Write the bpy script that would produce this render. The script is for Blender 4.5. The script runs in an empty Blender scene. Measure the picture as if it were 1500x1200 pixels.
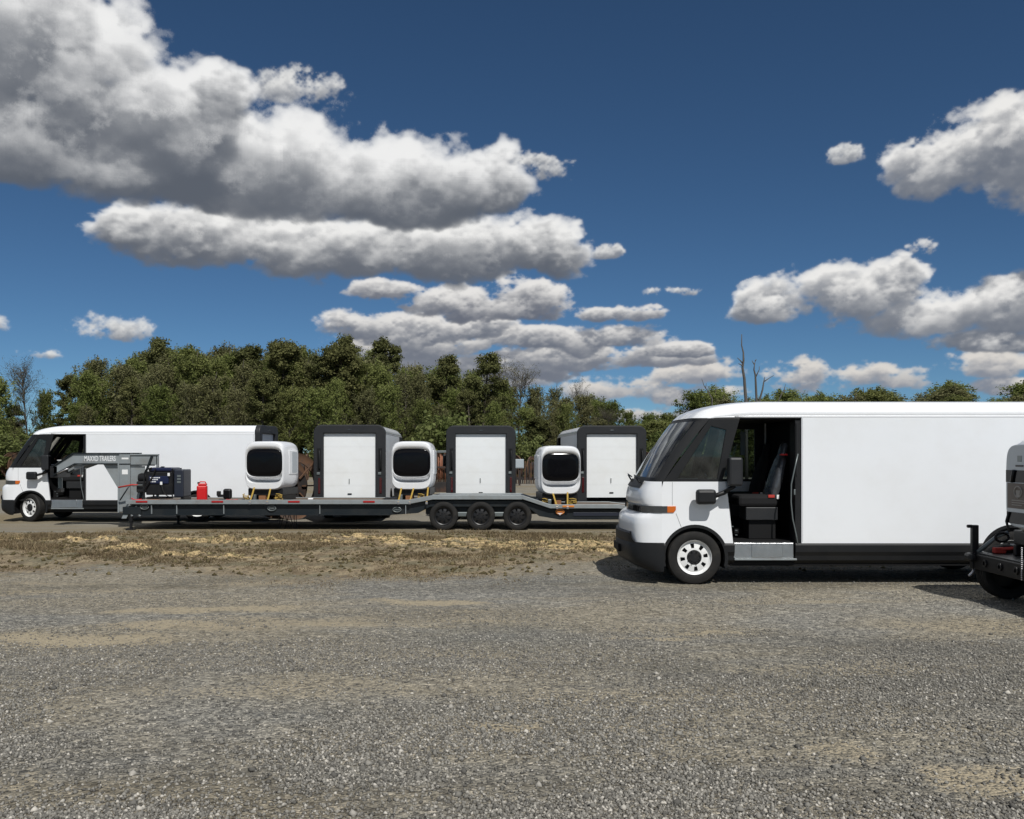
import bpy, bmesh, math, random
import numpy as np
from mathutils import Vector, Matrix
R = math.radians
PI = math.pi
SC = bpy.context.scene
COL = SC.collection
rnd = random.Random(7)

# ------------------------------------------------------------------ camera
CAM_H = 2.0
FPX = 1330.0          # focal length in pixels of the 1500 px wide photograph
HOR = 663.0           # row of the horizon
cam_d = bpy.data.cameras.new('camera')
cam = bpy.data.objects.new('camera', cam_d); COL.objects.link(cam)
cam.location = (0, 0, CAM_H); cam.rotation_euler = (R(90), 0, 0)
cam_d.sensor_fit = 'HORIZONTAL'; cam_d.sensor_width = 36
cam_d.lens = 36 * FPX / 1500.0
cam_d.shift_y = (HOR - 600.0) / 1500.0
cam_d.clip_start = 0.1; cam_d.clip_end = 6000
SC.camera = cam
SC.cycles.max_bounces = 8; SC.cycles.diffuse_bounces = 3; SC.cycles.glossy_bounces = 3; SC.cycles.transparent_max_bounces = 8
SC.cycles.use_denoising = True

# ------------------------------------------------------------------ light
SUN_AZ, SUN_EL = 158.0, 51.0       # azimuth clockwise from +Y (view direction), elevation
sv = Vector((math.sin(R(SUN_AZ)) * math.cos(R(SUN_EL)), math.cos(R(SUN_AZ)) * math.cos(R(SUN_EL)), math.sin(R(SUN_EL))))
sun_d = bpy.data.lights.new('sun', 'SUN'); sun_d.energy = 4.25; sun_d.angle = R(0.53); sun_d.color = (1.0, 0.98, 0.935)
sun = bpy.data.objects.new('sun', sun_d); COL.objects.link(sun)
sun.rotation_euler = sv.to_track_quat('Z', 'Y').to_euler(); sun.location = (20, -40, 60)
SC.view_settings.view_transform = 'Standard'; SC.view_settings.look = 'None'
SC.view_settings.exposure = 0.0; SC.view_settings.gamma = 1.0; SC.view_settings.use_curve_mapping = False
SKY_STRENGTH = 0.06

world = bpy.data.worlds.new('World'); SC.world = world; world.use_nodes = True
wt = world.node_tree; wt.nodes.clear()

class NB:
    """small node builder"""
    def __init__(s, tree): s.t = tree
    def n(s, kind, **kw):
        nd = s.t.nodes.new(kind)
        for k, v in kw.items(): setattr(nd, k, v)
        return nd
    def put(s, sock, v):
        if hasattr(v, 'is_output'): s.t.links.new(v, sock)
        elif v is not None: sock.default_value = v
    def m(s, op, a, b=None, c=None, clamp=False):
        nd = s.n('ShaderNodeMath', operation=op); nd.use_clamp = clamp
        for i, v in enumerate((a, b, c)):
            if v is not None: s.put(nd.inputs[i], v)
        return nd.outputs[0]
    def mix(s, f, a, b, blend='MIX'):
        nd = s.n('ShaderNodeMix', data_type='RGBA', blend_type=blend)
        s.put(nd.inputs[0], f)
        for i, v in ((6, a), (7, b)):
            if isinstance(v, (tuple, list)) and len(v) == 3: v = (*v, 1)
            s.put(nd.inputs[i], v)
        return nd.outputs[2]
    def fmix(s, f, a, b):
        nd = s.n('ShaderNodeMix', data_type='FLOAT')
        s.put(nd.inputs[0], f); s.put(nd.inputs[2], a); s.put(nd.inputs[3], b)
        return nd.outputs[0]
    def ss(s, v, lo, hi):
        nd = s.n('ShaderNodeMapRange', interpolation_type='SMOOTHSTEP')
        s.put(nd.inputs[0], v); s.put(nd.inputs[1], lo); s.put(nd.inputs[2], hi)
        return nd.outputs[0]
    def xyz(s, x, y, z=0.0):
        nd = s.n('ShaderNodeCombineXYZ')
        for i, v in enumerate((x, y, z)): s.put(nd.inputs[i], v)
        return nd.outputs[0]
    def sep(s, v):
        nd = s.n('ShaderNodeSeparateXYZ'); s.put(nd.inputs[0], v); return nd.outputs
    def noise(s, vec, scale, detail=4, rough=0.55, dist=0.0, lac=2.0):
        nd = s.n('ShaderNodeTexNoise'); nd.noise_dimensions = '3D'
        if vec is not None: s.put(nd.inputs['Vector'], vec)
        nd.inputs['Scale'].default_value = scale; nd.inputs['Detail'].default_value = detail
        nd.inputs['Roughness'].default_value = rough; nd.inputs['Distortion'].default_value = dist
        nd.inputs['Lacunarity'].default_value = lac
        return nd.outputs[0]
    def voro(s, vec, scale, feature='F1', out='Distance', detail=0, rand=1.0):
        nd = s.n('ShaderNodeTexVoronoi', feature=feature)
        if vec is not None: s.put(nd.inputs['Vector'], vec)
        nd.inputs['Scale'].default_value = scale
        if 'Detail' in nd.inputs: nd.inputs['Detail'].default_value = detail
        nd.inputs['Randomness'].default_value = rand
        return nd.outputs[out]
    def ramp(s, f, stops):
        nd = s.n('ShaderNodeValToRGB'); s.put(nd.inputs[0], f)
        e = nd.color_ramp.elements
        while len(e) < len(stops): e.new(0.5)
        for el, (p, c) in zip(e, stops):
            el.position = p; el.color = (*c, 1) if len(c) == 3 else c
        return nd.outputs[0]

# -------------------------------------------------------- sky with cumulus
w = NB(wt)
sky = w.n('ShaderNodeTexSky', sky_type='NISHITA')
sky.sun_disc = False; sky.sun_elevation = R(SUN_EL); sky.sun_rotation = R(SUN_AZ)
sky.altitude = 100; sky.air_density = 0.6; sky.dust_density = 0.0; sky.ozone_density = 4.0
SKY_TINT = (0.68, 0.92, 1.0)
sky_col = w.mix(1.0, sky.outputs[0], SKY_TINT, 'MULTIPLY')
tc = w.n('ShaderNodeTexCoord')
dx, dy, dz = w.sep(tc.outputs['Generated'])
az = w.m('ARCTAN2', dx, dy); el = w.m('ARCSINE', dz)
# -------------------------------------------------------- cumulus map of the sky (bearing x elevation)
AZ0, AZ1, EL0, EL1 = -0.66, 0.66, -0.02, 0.62
CW, CH = 1560, 756
def lattice(w_, h_, fx, fy, seed):
    """smooth value noise on a regular raster: fx, fy cells across"""
    g = np.random.RandomState(seed).rand(int(fy) + 3, int(fx) + 3).astype(np.float32)
    def ax(n, f):
        t = np.linspace(0, f, n, endpoint=False); i = np.floor(t).astype(int); d = (t - i).astype(np.float32)
        return i, d * d * d * (d * (d * 6 - 15) + 10)
    xi, xd = ax(w_, fx); yi, yd = ax(h_, fy)
    r = g[:, xi] * (1 - xd) + g[:, xi + 1] * xd
    return r[yi] * (1 - yd)[:, None] + r[yi + 1] * yd[:, None]
def fbm_map(w_, h_, fx, fy, seed, oct=6, gain=0.55):
    s = 0; a = 1.0; t = 0
    for i in range(oct):
        s = s + a * lattice(w_, h_, fx * 2 ** i, fy * 2 ** i, seed + 13 * i); t += a; a *= gain
    return s / t
def blur(a, r):
    if r < 1: return a
    for ax_ in (0, 1):
        for _ in range(2):
            c_ = np.cumsum(np.pad(a, [(r + 1, r) if k == ax_ else (0, 0) for k in (0, 1)], 'edge'), axis=ax_, dtype=np.float64)
            n_ = a.shape[ax_]
            a = ((c_[2 * r + 1:] - c_[:n_]) if ax_ == 0 else (c_[:, 2 * r + 1:] - c_[:, :n_])) / (2 * r + 1)
    return a.astype(np.float32)
def smst(x, a, b):
    t = np.clip((x - a) / (b - a), 0, 1); return t * t * (3 - 2 * t)
NV = 128
def noise_volume(seed):
    """tileable 3D fractal noise, 128 cells a side"""
    g = np.random.RandomState(seed); out = np.zeros((NV, NV, NV), np.float32); tot = 0
    for f, a in ((4, 1.0), (8, 0.62), (16, 0.40), (32, 0.25)):
        r = g.rand(f, f, f).astype(np.float32)
        t = np.arange(NV) / NV * f; i = np.floor(t).astype(int); d = (t - i).astype(np.float32); d = d * d * d * (d * (d * 6 - 15) + 10); j = (i + 1) % f
        r = r[i] * (1 - d)[:, None, None] + r[j] * d[:, None, None]
        r = r[:, i] * (1 - d)[None, :, None] + r[:, j] * d[None, :, None]
        r = r[:, :, i] * (1 - d) + r[:, :, j] * d
        out += a * r; tot += a
    return out / tot
def tri(vol, x, y, z):
    """trilinear lookup with wrap"""
    xi = np.floor(x).astype(np.int32); yi = np.floor(y).astype(np.int32); zi = np.floor(z).astype(np.int32)
    fx = (x - xi).astype(np.float32); fy = (y - yi).astype(np.float32); fz = (z - zi).astype(np.float32)
    m = NV - 1; x0 = (xi & m) * (NV * NV); x1 = ((xi + 1) & m) * (NV * NV); y0 = (yi & m) * NV; y1 = ((yi + 1) & m) * NV; z0 = zi & m; z1 = (zi + 1) & m
    v = vol.ravel()
    c00 = v[x0 + y0 + z0] * (1 - fx) + v[x1 + y0 + z0] * fx; c01 = v[x0 + y0 + z1] * (1 - fx) + v[x1 + y0 + z1] * fx
    c10 = v[x0 + y1 + z0] * (1 - fx) + v[x1 + y1 + z0] * fx; c11 = v[x0 + y1 + z1] * (1 - fx) + v[x1 + y1 + z1] * fx
    return (c00 * (1 - fy) + c10 * fy) * (1 - fz) + (c01 * (1 - fy) + c11 * fy) * fz
def near3(vol, x, y, z):
    m = NV - 1
    return vol.ravel()[((x.astype(np.int32) & m) * NV + (y.astype(np.int32) & m)) * NV + (z.astype(np.int32) & m)]

def cloud_map():
    """march through the cumulus banks, column by column, with light falling in from the sun"""
    az_ = AZ0 + (AZ1 - AZ0) * (np.arange(CW) + 0.5) / CW; el_ = EL0 + (EL1 - EL0) * (np.arange(CH) + 0.5) / CH
    AZm, ELm = np.meshgrid(az_.astype(np.float32), el_.astype(np.float32))
    k0 = CW / (AZ1 - AZ0) / FPX
    vol = noise_volume(5)
    w1 = fbm_map(CW, CH, 16, 9, 900, 5); w2 = fbm_map(CW, CH, 16, 9, 950, 5)
    rgb = np.zeros((CH, CW, 3), np.float32); alp = np.zeros((CH, CW), np.float32)
    L = np.array([0.18, 0.94, -0.16], np.float32); L /= np.linalg.norm(L)
    def layer(blobs, seed, size, dark, light, amp=1.0, sig=1.0, squash=1.5, soft=1.0):
        S = np.full((CH, CW), 9.0, np.float32); RZ = np.full((CH, CW), 10.0, np.float32); wsum = np.zeros((CH, CW), np.float32); rz = np.zeros((CH, CW), np.float32); vb = np.zeros((CH, CW), np.float32)
        wa = (w1 - 0.5) * 0.050; we = (w2 - 0.5) * 0.030
        for (px, py, rx, rt, rb) in blobs:
            a0 = math.atan2(px - 750.0, FPX); e0 = math.atan2(HOR - py, math.hypot(FPX, px - 750.0)); k = math.cos(a0)
            q = min(1.0, rt / 40.0)
            a = (AZm + wa * q - a0) / (rx / FPX * k * k); dv = ELm + we * q - e0
            b = np.where(dv > 0, dv / (rt / FPX * k), dv / (rb / FPX * k))
            s_ = a * a + np.where(dv > 0, b * b, np.abs(b) ** 3)
            wgt = np.exp(-np.clip(s_, 0, 12) * 2.5); wsum += wgt; rz += wgt * min(rx, 1.5 * (rt + rb)) * 0.55 * k0
            S = np.minimum(S, s_); vb += wgt * np.clip(b, -1.2, 1.2)
        rz = rz / np.maximum(wsum, 1e-6); vb = vb / np.maximum(wsum, 1e-6)
        act = np.nonzero((S < 1.9).ravel())[0]
        Sf = S.ravel(); n = len(act)
        yy = (act // CW).astype(np.float32); xx = (act % CW).astype(np.float32)
        s0 = Sf[act]; R_ = np.maximum(rz.ravel()[act], 4.0)
        T = np.ones(n, np.float32); Cc = np.zeros(n, np.float32)
        fq = NV / (size * k0) * 0.5; NS = 26
        off = np.random.RandomState(seed).rand(3) * NV
        jit = np.random.RandomState(seed + 1).rand(n).astype(np.float32)
        def dens_lo(x, y, z, sv_, R2):
            nn = near3(vol, x * fq + off[0], y * fq * squash + off[1], z * fq + off[2] + 4096)
            return 1 - sv_ - (z / R2) ** 2 + amp * 3.4 * (nn - 0.53)
        live = np.arange(n)
        for i in range(NS):
            z = (-1.25 + 2.5 * (i + jit[live]) / NS) * R_[live]
            x = xx[live]; y = yy[live]
            n1 = tri(vol, x * fq + off[0], y * fq * squash + off[1], z * fq + off[2] + 4096)
            d = 1 - s0[live] - (z / R_[live]) ** 2 + amp * 3.4 * (n1 - 0.53)
            on = np.nonzero(d > -0.6)[0]
            if len(on) == 0: continue
            li = live[on]; x = x[on]; y = y[on]; z = z[on]; d = d[on]
            n2 = tri(vol, x * fq * 4.3 + off[1], y * fq * 4.3 * squash + off[2], z * fq * 4.3 + off[0] + 4096)
            n3 = tri(vol, x * fq * 13 + off[2], y * fq * 13 * squash + off[0], z * fq * 13 + off[1] + 8192)
            d = d + 1.05 * amp * (n2 - 0.52) + 0.75 * amp * (n3 - 0.52)
            on = np.nonzero(d > 0)[0]
            if len(on) == 0: continue
            li = li[on]; x = x[on]; y = y[on]; z = z[on]; d = d[on]; R2 = R_[li]
            tau = np.zeros(len(li), np.float32)
            for st, ln in ((0.06, 0.10), (0.18, 0.16), (0.38, 0.26), (0.72, 0.40), (1.25, 0.65), (2.0, 0.85)):
                h_ = R2 * st
                xs_ = x + L[0] * h_; ys_ = y + L[1] * h_; zs_ = z + L[2] * h_
                sv_ = Sf[np.clip(ys_, 0, CH - 1).astype(np.int32) * CW + np.clip(xs_, 0, CW - 1).astype(np.int32)]
                tau += np.clip(dens_lo(xs_, ys_, zs_, sv_, R2), 0, 1.2) * ln
            tau *= 6.0 * sig
            lit = 0.74 * np.exp(-tau * 1.25) + 0.26 * np.exp(-tau * 0.26)
            dt = np.clip(d, 0, 1) ** 0.8 * (2.5 / NS) * 11.0 / soft
            al = 1 - np.exp(-dt)
            Cc[li] += T[li] * al * lit; T[li] *= 1 - al
            if i % 4 == 3: live = live[T[live] > 0.015]
        A = 1 - T; c_ = Cc / np.maximum(A, 1e-4)
        am = np.zeros(CH * CW, np.float32); am[act] = A; tm = np.zeros(CH * CW, np.float32); tm[act] = Cc
        am = am.reshape(CH, CW); tm = tm.reshape(CH, CW)
        am = (am * 2 + blur(am, 1)) / 3; tm = (tm * 2 + blur(tm, 1)) / 3
        t = np.clip(tm / np.maximum(am, 1e-4) * 1.36 - 0.03, 0, 1) * (0.40 + 0.60 * smst(vb + 0.7 * (w1 - 0.5), -0.80, 0.42))
        c_ = dark[None, None] + (light - dark)[None, None] * t[..., None]
        nonlocal rgb, alp
        rgb = rgb * (1 - am[..., None]) + c_ * am[..., None]; alp = alp * (1 - am) + am
    V = lambda *a: np.array(a, np.float32)
    layer([(880, 562, 88, 24, 22), (1030, 546, 74, 20, 20), (1150, 549, 50, 28, 26), (1010, 577, 75, 16, 16), (720, 552, 120, 30, 22),
           (560, 512, 95, 24, 26), (1300, 549, 88, 20, 22), (1440, 532, 78, 24, 20), (1490, 562, 80, 18, 16), (960, 610, 90, 16, 14)],
          100, 110, V(0.21, 0.235, 0.29), V(0.70, 0.67, 0.63), 1.05, 0.9, 1.9, 1.9)
    layer([(700, 540, 120, 22, 20), (800, 520, 100, 22, 18), (960, 520, 80, 16, 14), (620, 505, 90, 16, 20), (740, 498, 90, 20, 18)], 180, 120, V(0.16, 0.18, 0.225), V(0.70, 0.685, 0.665), 1.1, 1.2, 2.2, 1.6)
    layer([(545, 474, 70, 20, 22), (620, 478, 80, 22, 30), (880, 494, 85, 24, 22), (805, 492, 60, 18, 18), (905, 456, 62, 12, 12), (690, 476, 70, 16, 22), (985, 512, 50, 12, 10)],
          200, 120, V(0.135, 0.155, 0.20), V(0.76, 0.745, 0.725), 1.05, 1.3, 2.1, 1.5)
    layer([(570, 424, 66, 18, 20), (660, 436, 90, 20, 28), (770, 428, 84, 26, 30), (720, 450, 110, 18, 20)], 300, 130, V(0.13, 0.145, 0.185), V(0.79, 0.775, 0.755), 1.0, 1.4, 2.0, 1.4)
    layer([(212, 345, 66, 40, 28), (300, 350, 130, 50, 54), (470, 366, 165, 50, 48), (660, 366, 145, 58, 48), (795, 368, 78, 42, 36)],
          400, 220, V(0.11, 0.125, 0.155), V(0.86, 0.855, 0.84), 1.0, 1.35, 1.7, 1.7)
    layer([(1385, 240, 84, 56, 58), (1490, 215, 120, 50, 74), (1620, 235, 160, 80, 70),
           (1150, 450, 78, 36, 22), (1240, 430, 90, 42, 42), (1325, 404, 50, 32, 45),
           (1395, 460, 125, 44, 34), (1500, 450, 105, 42, 46), (1450, 502, 90, 20, 15)],
          500, 160, V(0.15, 0.17, 0.21), V(0.84, 0.83, 0.81), 1.05, 1.15, 1.6, 1.7)
    layer([(1350, 360, 24, 13, 12), (1248, 229, 34, 14, 11), (893, 368, 24, 10, 9), (160, 480, 60, 19, 17), (45, 517, 40, 9, 8), (985, 427, 34, 8, 7), (-40, 470, 50, 16, 12), (792, 250, 44, 20, 16), (440, 132, 66, 24, 20), (800, 236, 20, 10, 8)],
          550, 80, V(0.19, 0.21, 0.25), V(0.74, 0.74, 0.73), 1.5, 0.8, 1.5, 3.2)
    layer([(-140, 10, 340, 150, 150), (50, 60, 190, 120, 120), (20, 185, 260, 120, 66), (240, 205, 175, 100, 88), (325, 122, 60, 26, 60),
           (420, 250, 215, 98, 72), (570, 262, 150, 78, 62), (690, 262, 88, 46, 44), (-300, 120, 300, 120, 100)],
          600, 300, V(0.105, 0.12, 0.148), V(0.86, 0.86, 0.855), 0.95, 1.4, 1.5, 1.6)
    fade = smst(AZm, AZ0, AZ0 + 0.08) * (1 - smst(AZm, AZ1 - 0.08, AZ1)) * (1 - smst(ELm, EL1 - 0.06, EL1)) * smst(ELm, EL0, EL0 + 0.02)
    out = np.empty((CH, CW, 4), np.float32)
    out[..., :3] = rgb / np.maximum(alp, 1e-3)[..., None]; out[..., 3] = alp * fade
    return out
def sky_image(name, arr):
    im = bpy.data.images.new(name, arr.shape[1], arr.shape[0], alpha=True, float_buffer=True, is_data=True)
    im.pixels.foreach_set(np.ascontiguousarray(arr, np.float32).ravel()); im.update(); im.pack()
    return im
def sky_wide():
    """scattered cumulus of the same kind for the rest of the sky"""
    w_, h_ = 1536, 320
    e_ = (np.arange(h_) + 0.5) / h_ * (PI / 2); a_ = -PI + 2 * PI * (np.arange(w_) + 0.5) / w_
    A_, E_ = np.meshgrid(a_, e_)
    r_ = 1.0 / np.tan(np.maximum(E_, 0.03)); X_, Y_ = np.sin(A_) * np.minimum(r_, 14), np.cos(A_) * np.minimum(r_, 14)
    n = fbm(X_ * 0.9 + 40, Y_ * 0.9 + 40, 77, 5); d_ = n - 0.545 + 0.10 * (fbm(X_ * 3 + 9, Y_ * 3 + 9, 78, 4) - 0.47)
    al = smst(d_, 0.0, 0.06); t = np.clip(0.95 - 3.2 * np.clip(d_, 0, 0.22), 0, 1)
    win = (1 - smst(np.abs(A_), AZ1 - 0.08, AZ1)) * (1 - smst(E_, EL1 - 0.06, EL1))
    o = np.empty((h_, w_, 4), np.float32)
    for k, (d0, l0) in enumerate(((0.15, 0.86), (0.17, 0.86), (0.20, 0.85))): o[..., k] = d0 + (l0 - d0) * t
    o[..., 3] = al * (1 - win) * smst(E_, 0.01, 0.06)
    return o
def vnoise(x, y, seed):
    """value noise on numpy arrays"""
    xi = np.floor(x).astype(np.int64); yi = np.floor(y).astype(np.int64); xf = x - xi; yf = y - yi
    def h(a, b):
        n = (a * 374761393 + b * 668265263 + seed * 1442695041) & 0x7fffffff
        n = ((n ^ (n >> 13)) * 1274126177) & 0x7fffffff
        return ((n ^ (n >> 16)) & 0xffff) / 65535.0
    u = xf * xf * (3 - 2 * xf); v = yf * yf * (3 - 2 * yf)
    return (h(xi, yi) * (1 - u) + h(xi + 1, yi) * u) * (1 - v) + (h(xi, yi + 1) * (1 - u) + h(xi + 1, yi + 1) * u) * v
def fbm(x, y, seed, oct=4):
    s = 0; a = 0.5
    for i in range(oct): s = s + a * vnoise(x * 2 ** i, y * 2 ** i, seed + i); a *= 0.5
    return s
def cloud_tex(im, u, v, ext):
    nd = w.n('ShaderNodeTexImage', image=im, interpolation='Linear', extension=ext)
    w.put(nd.inputs[0], w.xyz(u, v, 0.0)); return nd
gain = 1.0 / SKY_STRENGTH
t1 = cloud_tex(sky_image('wide_clouds', sky_wide()), w.m('MULTIPLY_ADD', az, 1 / (2 * PI), 0.5), w.m('MULTIPLY', el, 2 / PI), 'EXTEND')
t2 = cloud_tex(sky_image('cumulus_banks', cloud_map()), w.m('MULTIPLY_ADD', az, 1 / (AZ1 - AZ0), -AZ0 / (AZ1 - AZ0)), w.m('MULTIPLY_ADD', el, 1 / (EL1 - EL0), -EL0 / (EL1 - EL0)), 'CLIP')
c = sky_col
for t_ in (t1, t2):
    above = w.m('GREATER_THAN', el, 0.0)
    c = w.mix(w.m('MULTIPLY', t_.outputs['Alpha'], above), c, w.mix(1.0, t_.outputs['Color'], (gain, gain, gain), 'MULTIPLY'))
bg = w.n('ShaderNodeBackground'); w.put(bg.inputs[0], c); bg.inputs[1].default_value = SKY_STRENGTH
wo = w.n('ShaderNodeOutputWorld'); wt.links.new(bg.outputs[0], wo.inputs[0])

# ------------------------------------------------------------------ materials
MATS = {}
def mat(name, col, rough=0.5, metal=0.0, spec=0.5, coat=0.0, var=0.0, vscale=3.0, bump=0.0, bscale=40.0, dirt=None, dirt_amt=0.0, dscale=2.0, rvar=0.0):
    m = bpy.data.materials.new(name); m.use_nodes = True
    nb = NB(m.node_tree); p = m.node_tree.nodes['Principled BSDF']
    p.inputs['Roughness'].default_value = rough; p.inputs['Metallic'].default_value = metal
    p.inputs['Specular IOR Level'].default_value = spec
    if coat: p.inputs['Coat Weight'].default_value = coat; p.inputs['Coat Roughness'].default_value = 0.06
    t = nb.n('ShaderNodeTexCoord').outputs['Object']
    cc = (*col, 1)
    if var:
        n = nb.noise(t, vscale, 5, 0.6)
        cc = nb.mix(n, tuple(max(0, x * (1 - var)) for x in col), tuple(min(1, x * (1 + var)) for x in col))
    if dirt:
        n = nb.noise(t, dscale, 6, 0.65)
        cc = nb.mix(nb.m('MULTIPLY', nb.ss(n, 0.42, 0.72), dirt_amt), cc, dirt)
    nb.put(p.inputs['Base Color'], cc)
    if rvar:
        nb.put(p.inputs['Roughness'], nb.m('MULTIPLY_ADD', nb.noise(t, 6.0, 4), rvar, rough - rvar / 2))
    if bump:
        b = nb.n('ShaderNodeBump'); b.inputs['Strength'].default_value = bump; b.inputs['Distance'].default_value = 0.01
        nb.put(b.inputs['Height'], nb.noise(t, bscale, 4)); nb.put(p.inputs['Normal'], b.outputs[0])
    MATS[name] = m
    return m

mat('white_paint', (0.79, 0.80, 0.815), 0.28, coat=0.5, var=0.025, vscale=1.2, bump=0.06, bscale=1.3, dirt=(0.55, 0.52, 0.46), dirt_amt=0.10, dscale=1.4)
mat('panel_white', (0.775, 0.79, 0.81), 0.42, coat=0.15, var=0.03, vscale=0.7, bump=0.10, bscale=0.9, dirt=(0.56, 0.53, 0.48), dirt_amt=0.12, dscale=1.1)
mat('door_white', (0.76, 0.775, 0.775), 0.4, var=0.03, vscale=0.8, dirt=(0.5, 0.47, 0.4), dirt_amt=0.16, dscale=1.6)
mat('black_plastic', (0.0085, 0.009, 0.010), 0.5, spec=0.35, var=0.2, bump=0.15, bscale=220, dirt=(0.05, 0.045, 0.038), dirt_amt=0.12)
mat('grey_plastic', (0.017, 0.018, 0.020), 0.5, spec=0.35, var=0.12, bump=0.1, bscale=200, dirt=(0.05, 0.047, 0.042), dirt_amt=0.15)
mat('interior', (0.007, 0.007, 0.0075), 0.75, spec=0.25, var=0.2)
mat('seat_fabric', (0.012, 0.012, 0.013), 0.85, spec=0.25, var=0.25, bump=0.3, bscale=120)
mat('plastic_wrap', (0.055, 0.058, 0.064), 0.18, spec=0.8, var=0.4, vscale=18, bump=0.9, bscale=16)
mat('tyre_rubber', (0.013, 0.0125, 0.012), 0.75, spec=0.3, var=0.3, bump=0.3, bscale=90, dirt=(0.06, 0.052, 0.042), dirt_amt=0.28, dscale=5)
mat('rim_white', (0.76, 0.76, 0.75), 0.38, var=0.05, dirt=(0.35, 0.3, 0.24), dirt_amt=0.22, dscale=8)
mat('rim_black', (0.009, 0.009, 0.010), 0.42, dirt=(0.05, 0.044, 0.036), dirt_amt=0.3, dscale=9)
mat('aluminium', (0.55, 0.56, 0.57), 0.33, metal=1.0, var=0.15, vscale=6, bump=0.2, bscale=60, rvar=0.2)
mat('lens_grey', (0.045, 0.048, 0.05), 0.14, spec=0.6, coat=0.4, var=0.5, vscale=14)
mat('amber', (0.55, 0.12, 0.01), 0.2, coat=0.6)
mat('red_lens', (0.055, 0.004, 0.005), 0.2, coat=0.6)
mat('galvanised', (0.285, 0.312, 0.322), 0.5, metal=0.35, var=0.14, vscale=5, bump=0.1, bscale=50, dirt=(0.16, 0.12, 0.08), dirt_amt=0.35, dscale=3, rvar=0.2)
mat('beam_dark', (0.009, 0.013, 0.016), 0.42, spec=0.4, var=0.2, vscale=3, dirt=(0.045, 0.042, 0.036), dirt_amt=0.3, dscale=2.2)
mat('steel_black', (0.008, 0.008, 0.009), 0.45, spec=0.35, dirt=(0.045, 0.04, 0.034), dirt_amt=0.25, dscale=6)
mat('red_paint', (0.52, 0.010, 0.012), 0.35, var=0.12, vscale=8)
mat('red_reflector', (0.34, 0.012, 0.012), 0.3)
mat('orange_reflector', (0.62, 0.20, 0.03), 0.3)
mat('strap_yellow', (0.34, 0.22, 0.035), 0.7, var=0.2, vscale=14)
mat('strap_red', (0.40, 0.03, 0.02), 0.7, var=0.2)
mat('rust', (0.115, 0.058, 0.030), 0.85, var=0.55, vscale=4, bump=0.4, bscale=40, dirt=(0.05, 0.045, 0.042), dirt_amt=0.8, dscale=3)
mat('rust_dark', (0.018, 0.015, 0.014), 0.8, var=0.5, vscale=3, dirt=(0.11, 0.045, 0.02), dirt_amt=0.6, dscale=2)
mat('rust_copper', (0.22, 0.085, 0.045), 0.7, var=0.5, vscale=5)
mat('wood_block', (0.24, 0.105, 0.045), 0.8, var=0.3, vscale=12)
mat('plank_wood', (0.125, 0.098, 0.075), 0.85, var=0.35, vscale=6, bump=0.3, bscale=50)
mat('engine_blue', (0.007, 0.011, 0.042), 0.35, var=0.1)
mat('letter_white', (0.72, 0.73, 0.74), 0.6)
mat('badge_grey', (0.16, 0.18, 0.18), 0.4, metal=0.4)
mat('navy_plastic', (0.014, 0.018, 0.030), 0.45)
mat('screen_dark', (0.004, 0.004, 0.005), 0.12, spec=0.16)
mat('panel_grey', (0.36, 0.40, 0.43), 0.35, coat=0.3)
mat('poster_brown', (0.11, 0.085, 0.068), 0.6, var=0.25, vscale=7)
mat('crest_pale', (0.24, 0.22, 0.20), 0.6)
mat('chain', (0.45, 0.44, 0.45), 0.35, metal=0.8)
mat('white_tag', (0.75, 0.75, 0.74), 0.6)
mat('bark', (0.085, 0.070, 0.055), 0.9, var=0.4, vscale=3)
mat('bark_grey', (0.095, 0.082, 0.066), 0.9, var=0.3, vscale=2)
mat('dead_wood', (0.085, 0.078, 0.070), 0.9, var=0.35, vscale=2)

def glass_mat(name, tint, refl_rough=0.03, dust=0.0):
    m = bpy.data.materials.new(name); m.use_nodes = True
    nt = m.node_tree; nt.nodes.clear(); nb = NB(nt)
    tr = nb.n('ShaderNodeBsdfTransparent'); tr.inputs[0].default_value = (*tint, 1)
    gl = nb.n('ShaderNodeBsdfGlossy'); gl.inputs['Roughness'].default_value = refl_rough
    gl.inputs[0].default_value = (0.9, 0.95, 1, 1)
    fr = nb.n('ShaderNodeFresnel'); fr.inputs[0].default_value = 1.5
    mx = nb.n('ShaderNodeMixShader'); nb.put(mx.inputs[0], fr.outputs[0])
    nt.links.new(tr.outputs[0], mx.inputs[1]); nt.links.new(gl.outputs[0], mx.inputs[2])
    last = mx.outputs[0]
    if dust:
        df = nb.n('ShaderNodeBsdfDiffuse'); df.inputs[0].default_value = (0.42, 0.41, 0.38, 1)
        t = nb.n('ShaderNodeTexCoord').outputs['Object']
        mp = nb.n('ShaderNodeMapping'); nb.put(mp.inputs[0], t); mp.inputs['Scale'].default_value = (1, 5, 1); mp.inputs['Rotation'].default_value = (0.2, 0.6, 0.1)
        n = nb.noise(mp.outputs[0], 2.4, 6, 0.65)
        m2 = nb.n('ShaderNodeMixShader'); nb.put(m2.inputs[0], nb.m('MULTIPLY', nb.ss(n, 0.3, 0.85), dust))
        nt.links.new(last, m2.inputs[1]); nt.links.new(df.outputs[0], m2.inputs[2]); last = m2.outputs[0]
    out = nb.n('ShaderNodeOutputMaterial'); nt.links.new(last, out.inputs[0])
    MATS[name] = m
glass_mat('windscreen_glass', (0.22, 0.25, 0.25), 0.04, 0.30)
glass_mat('side_glass', (0.50, 0.55, 0.55), 0.02, 0.10)

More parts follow.
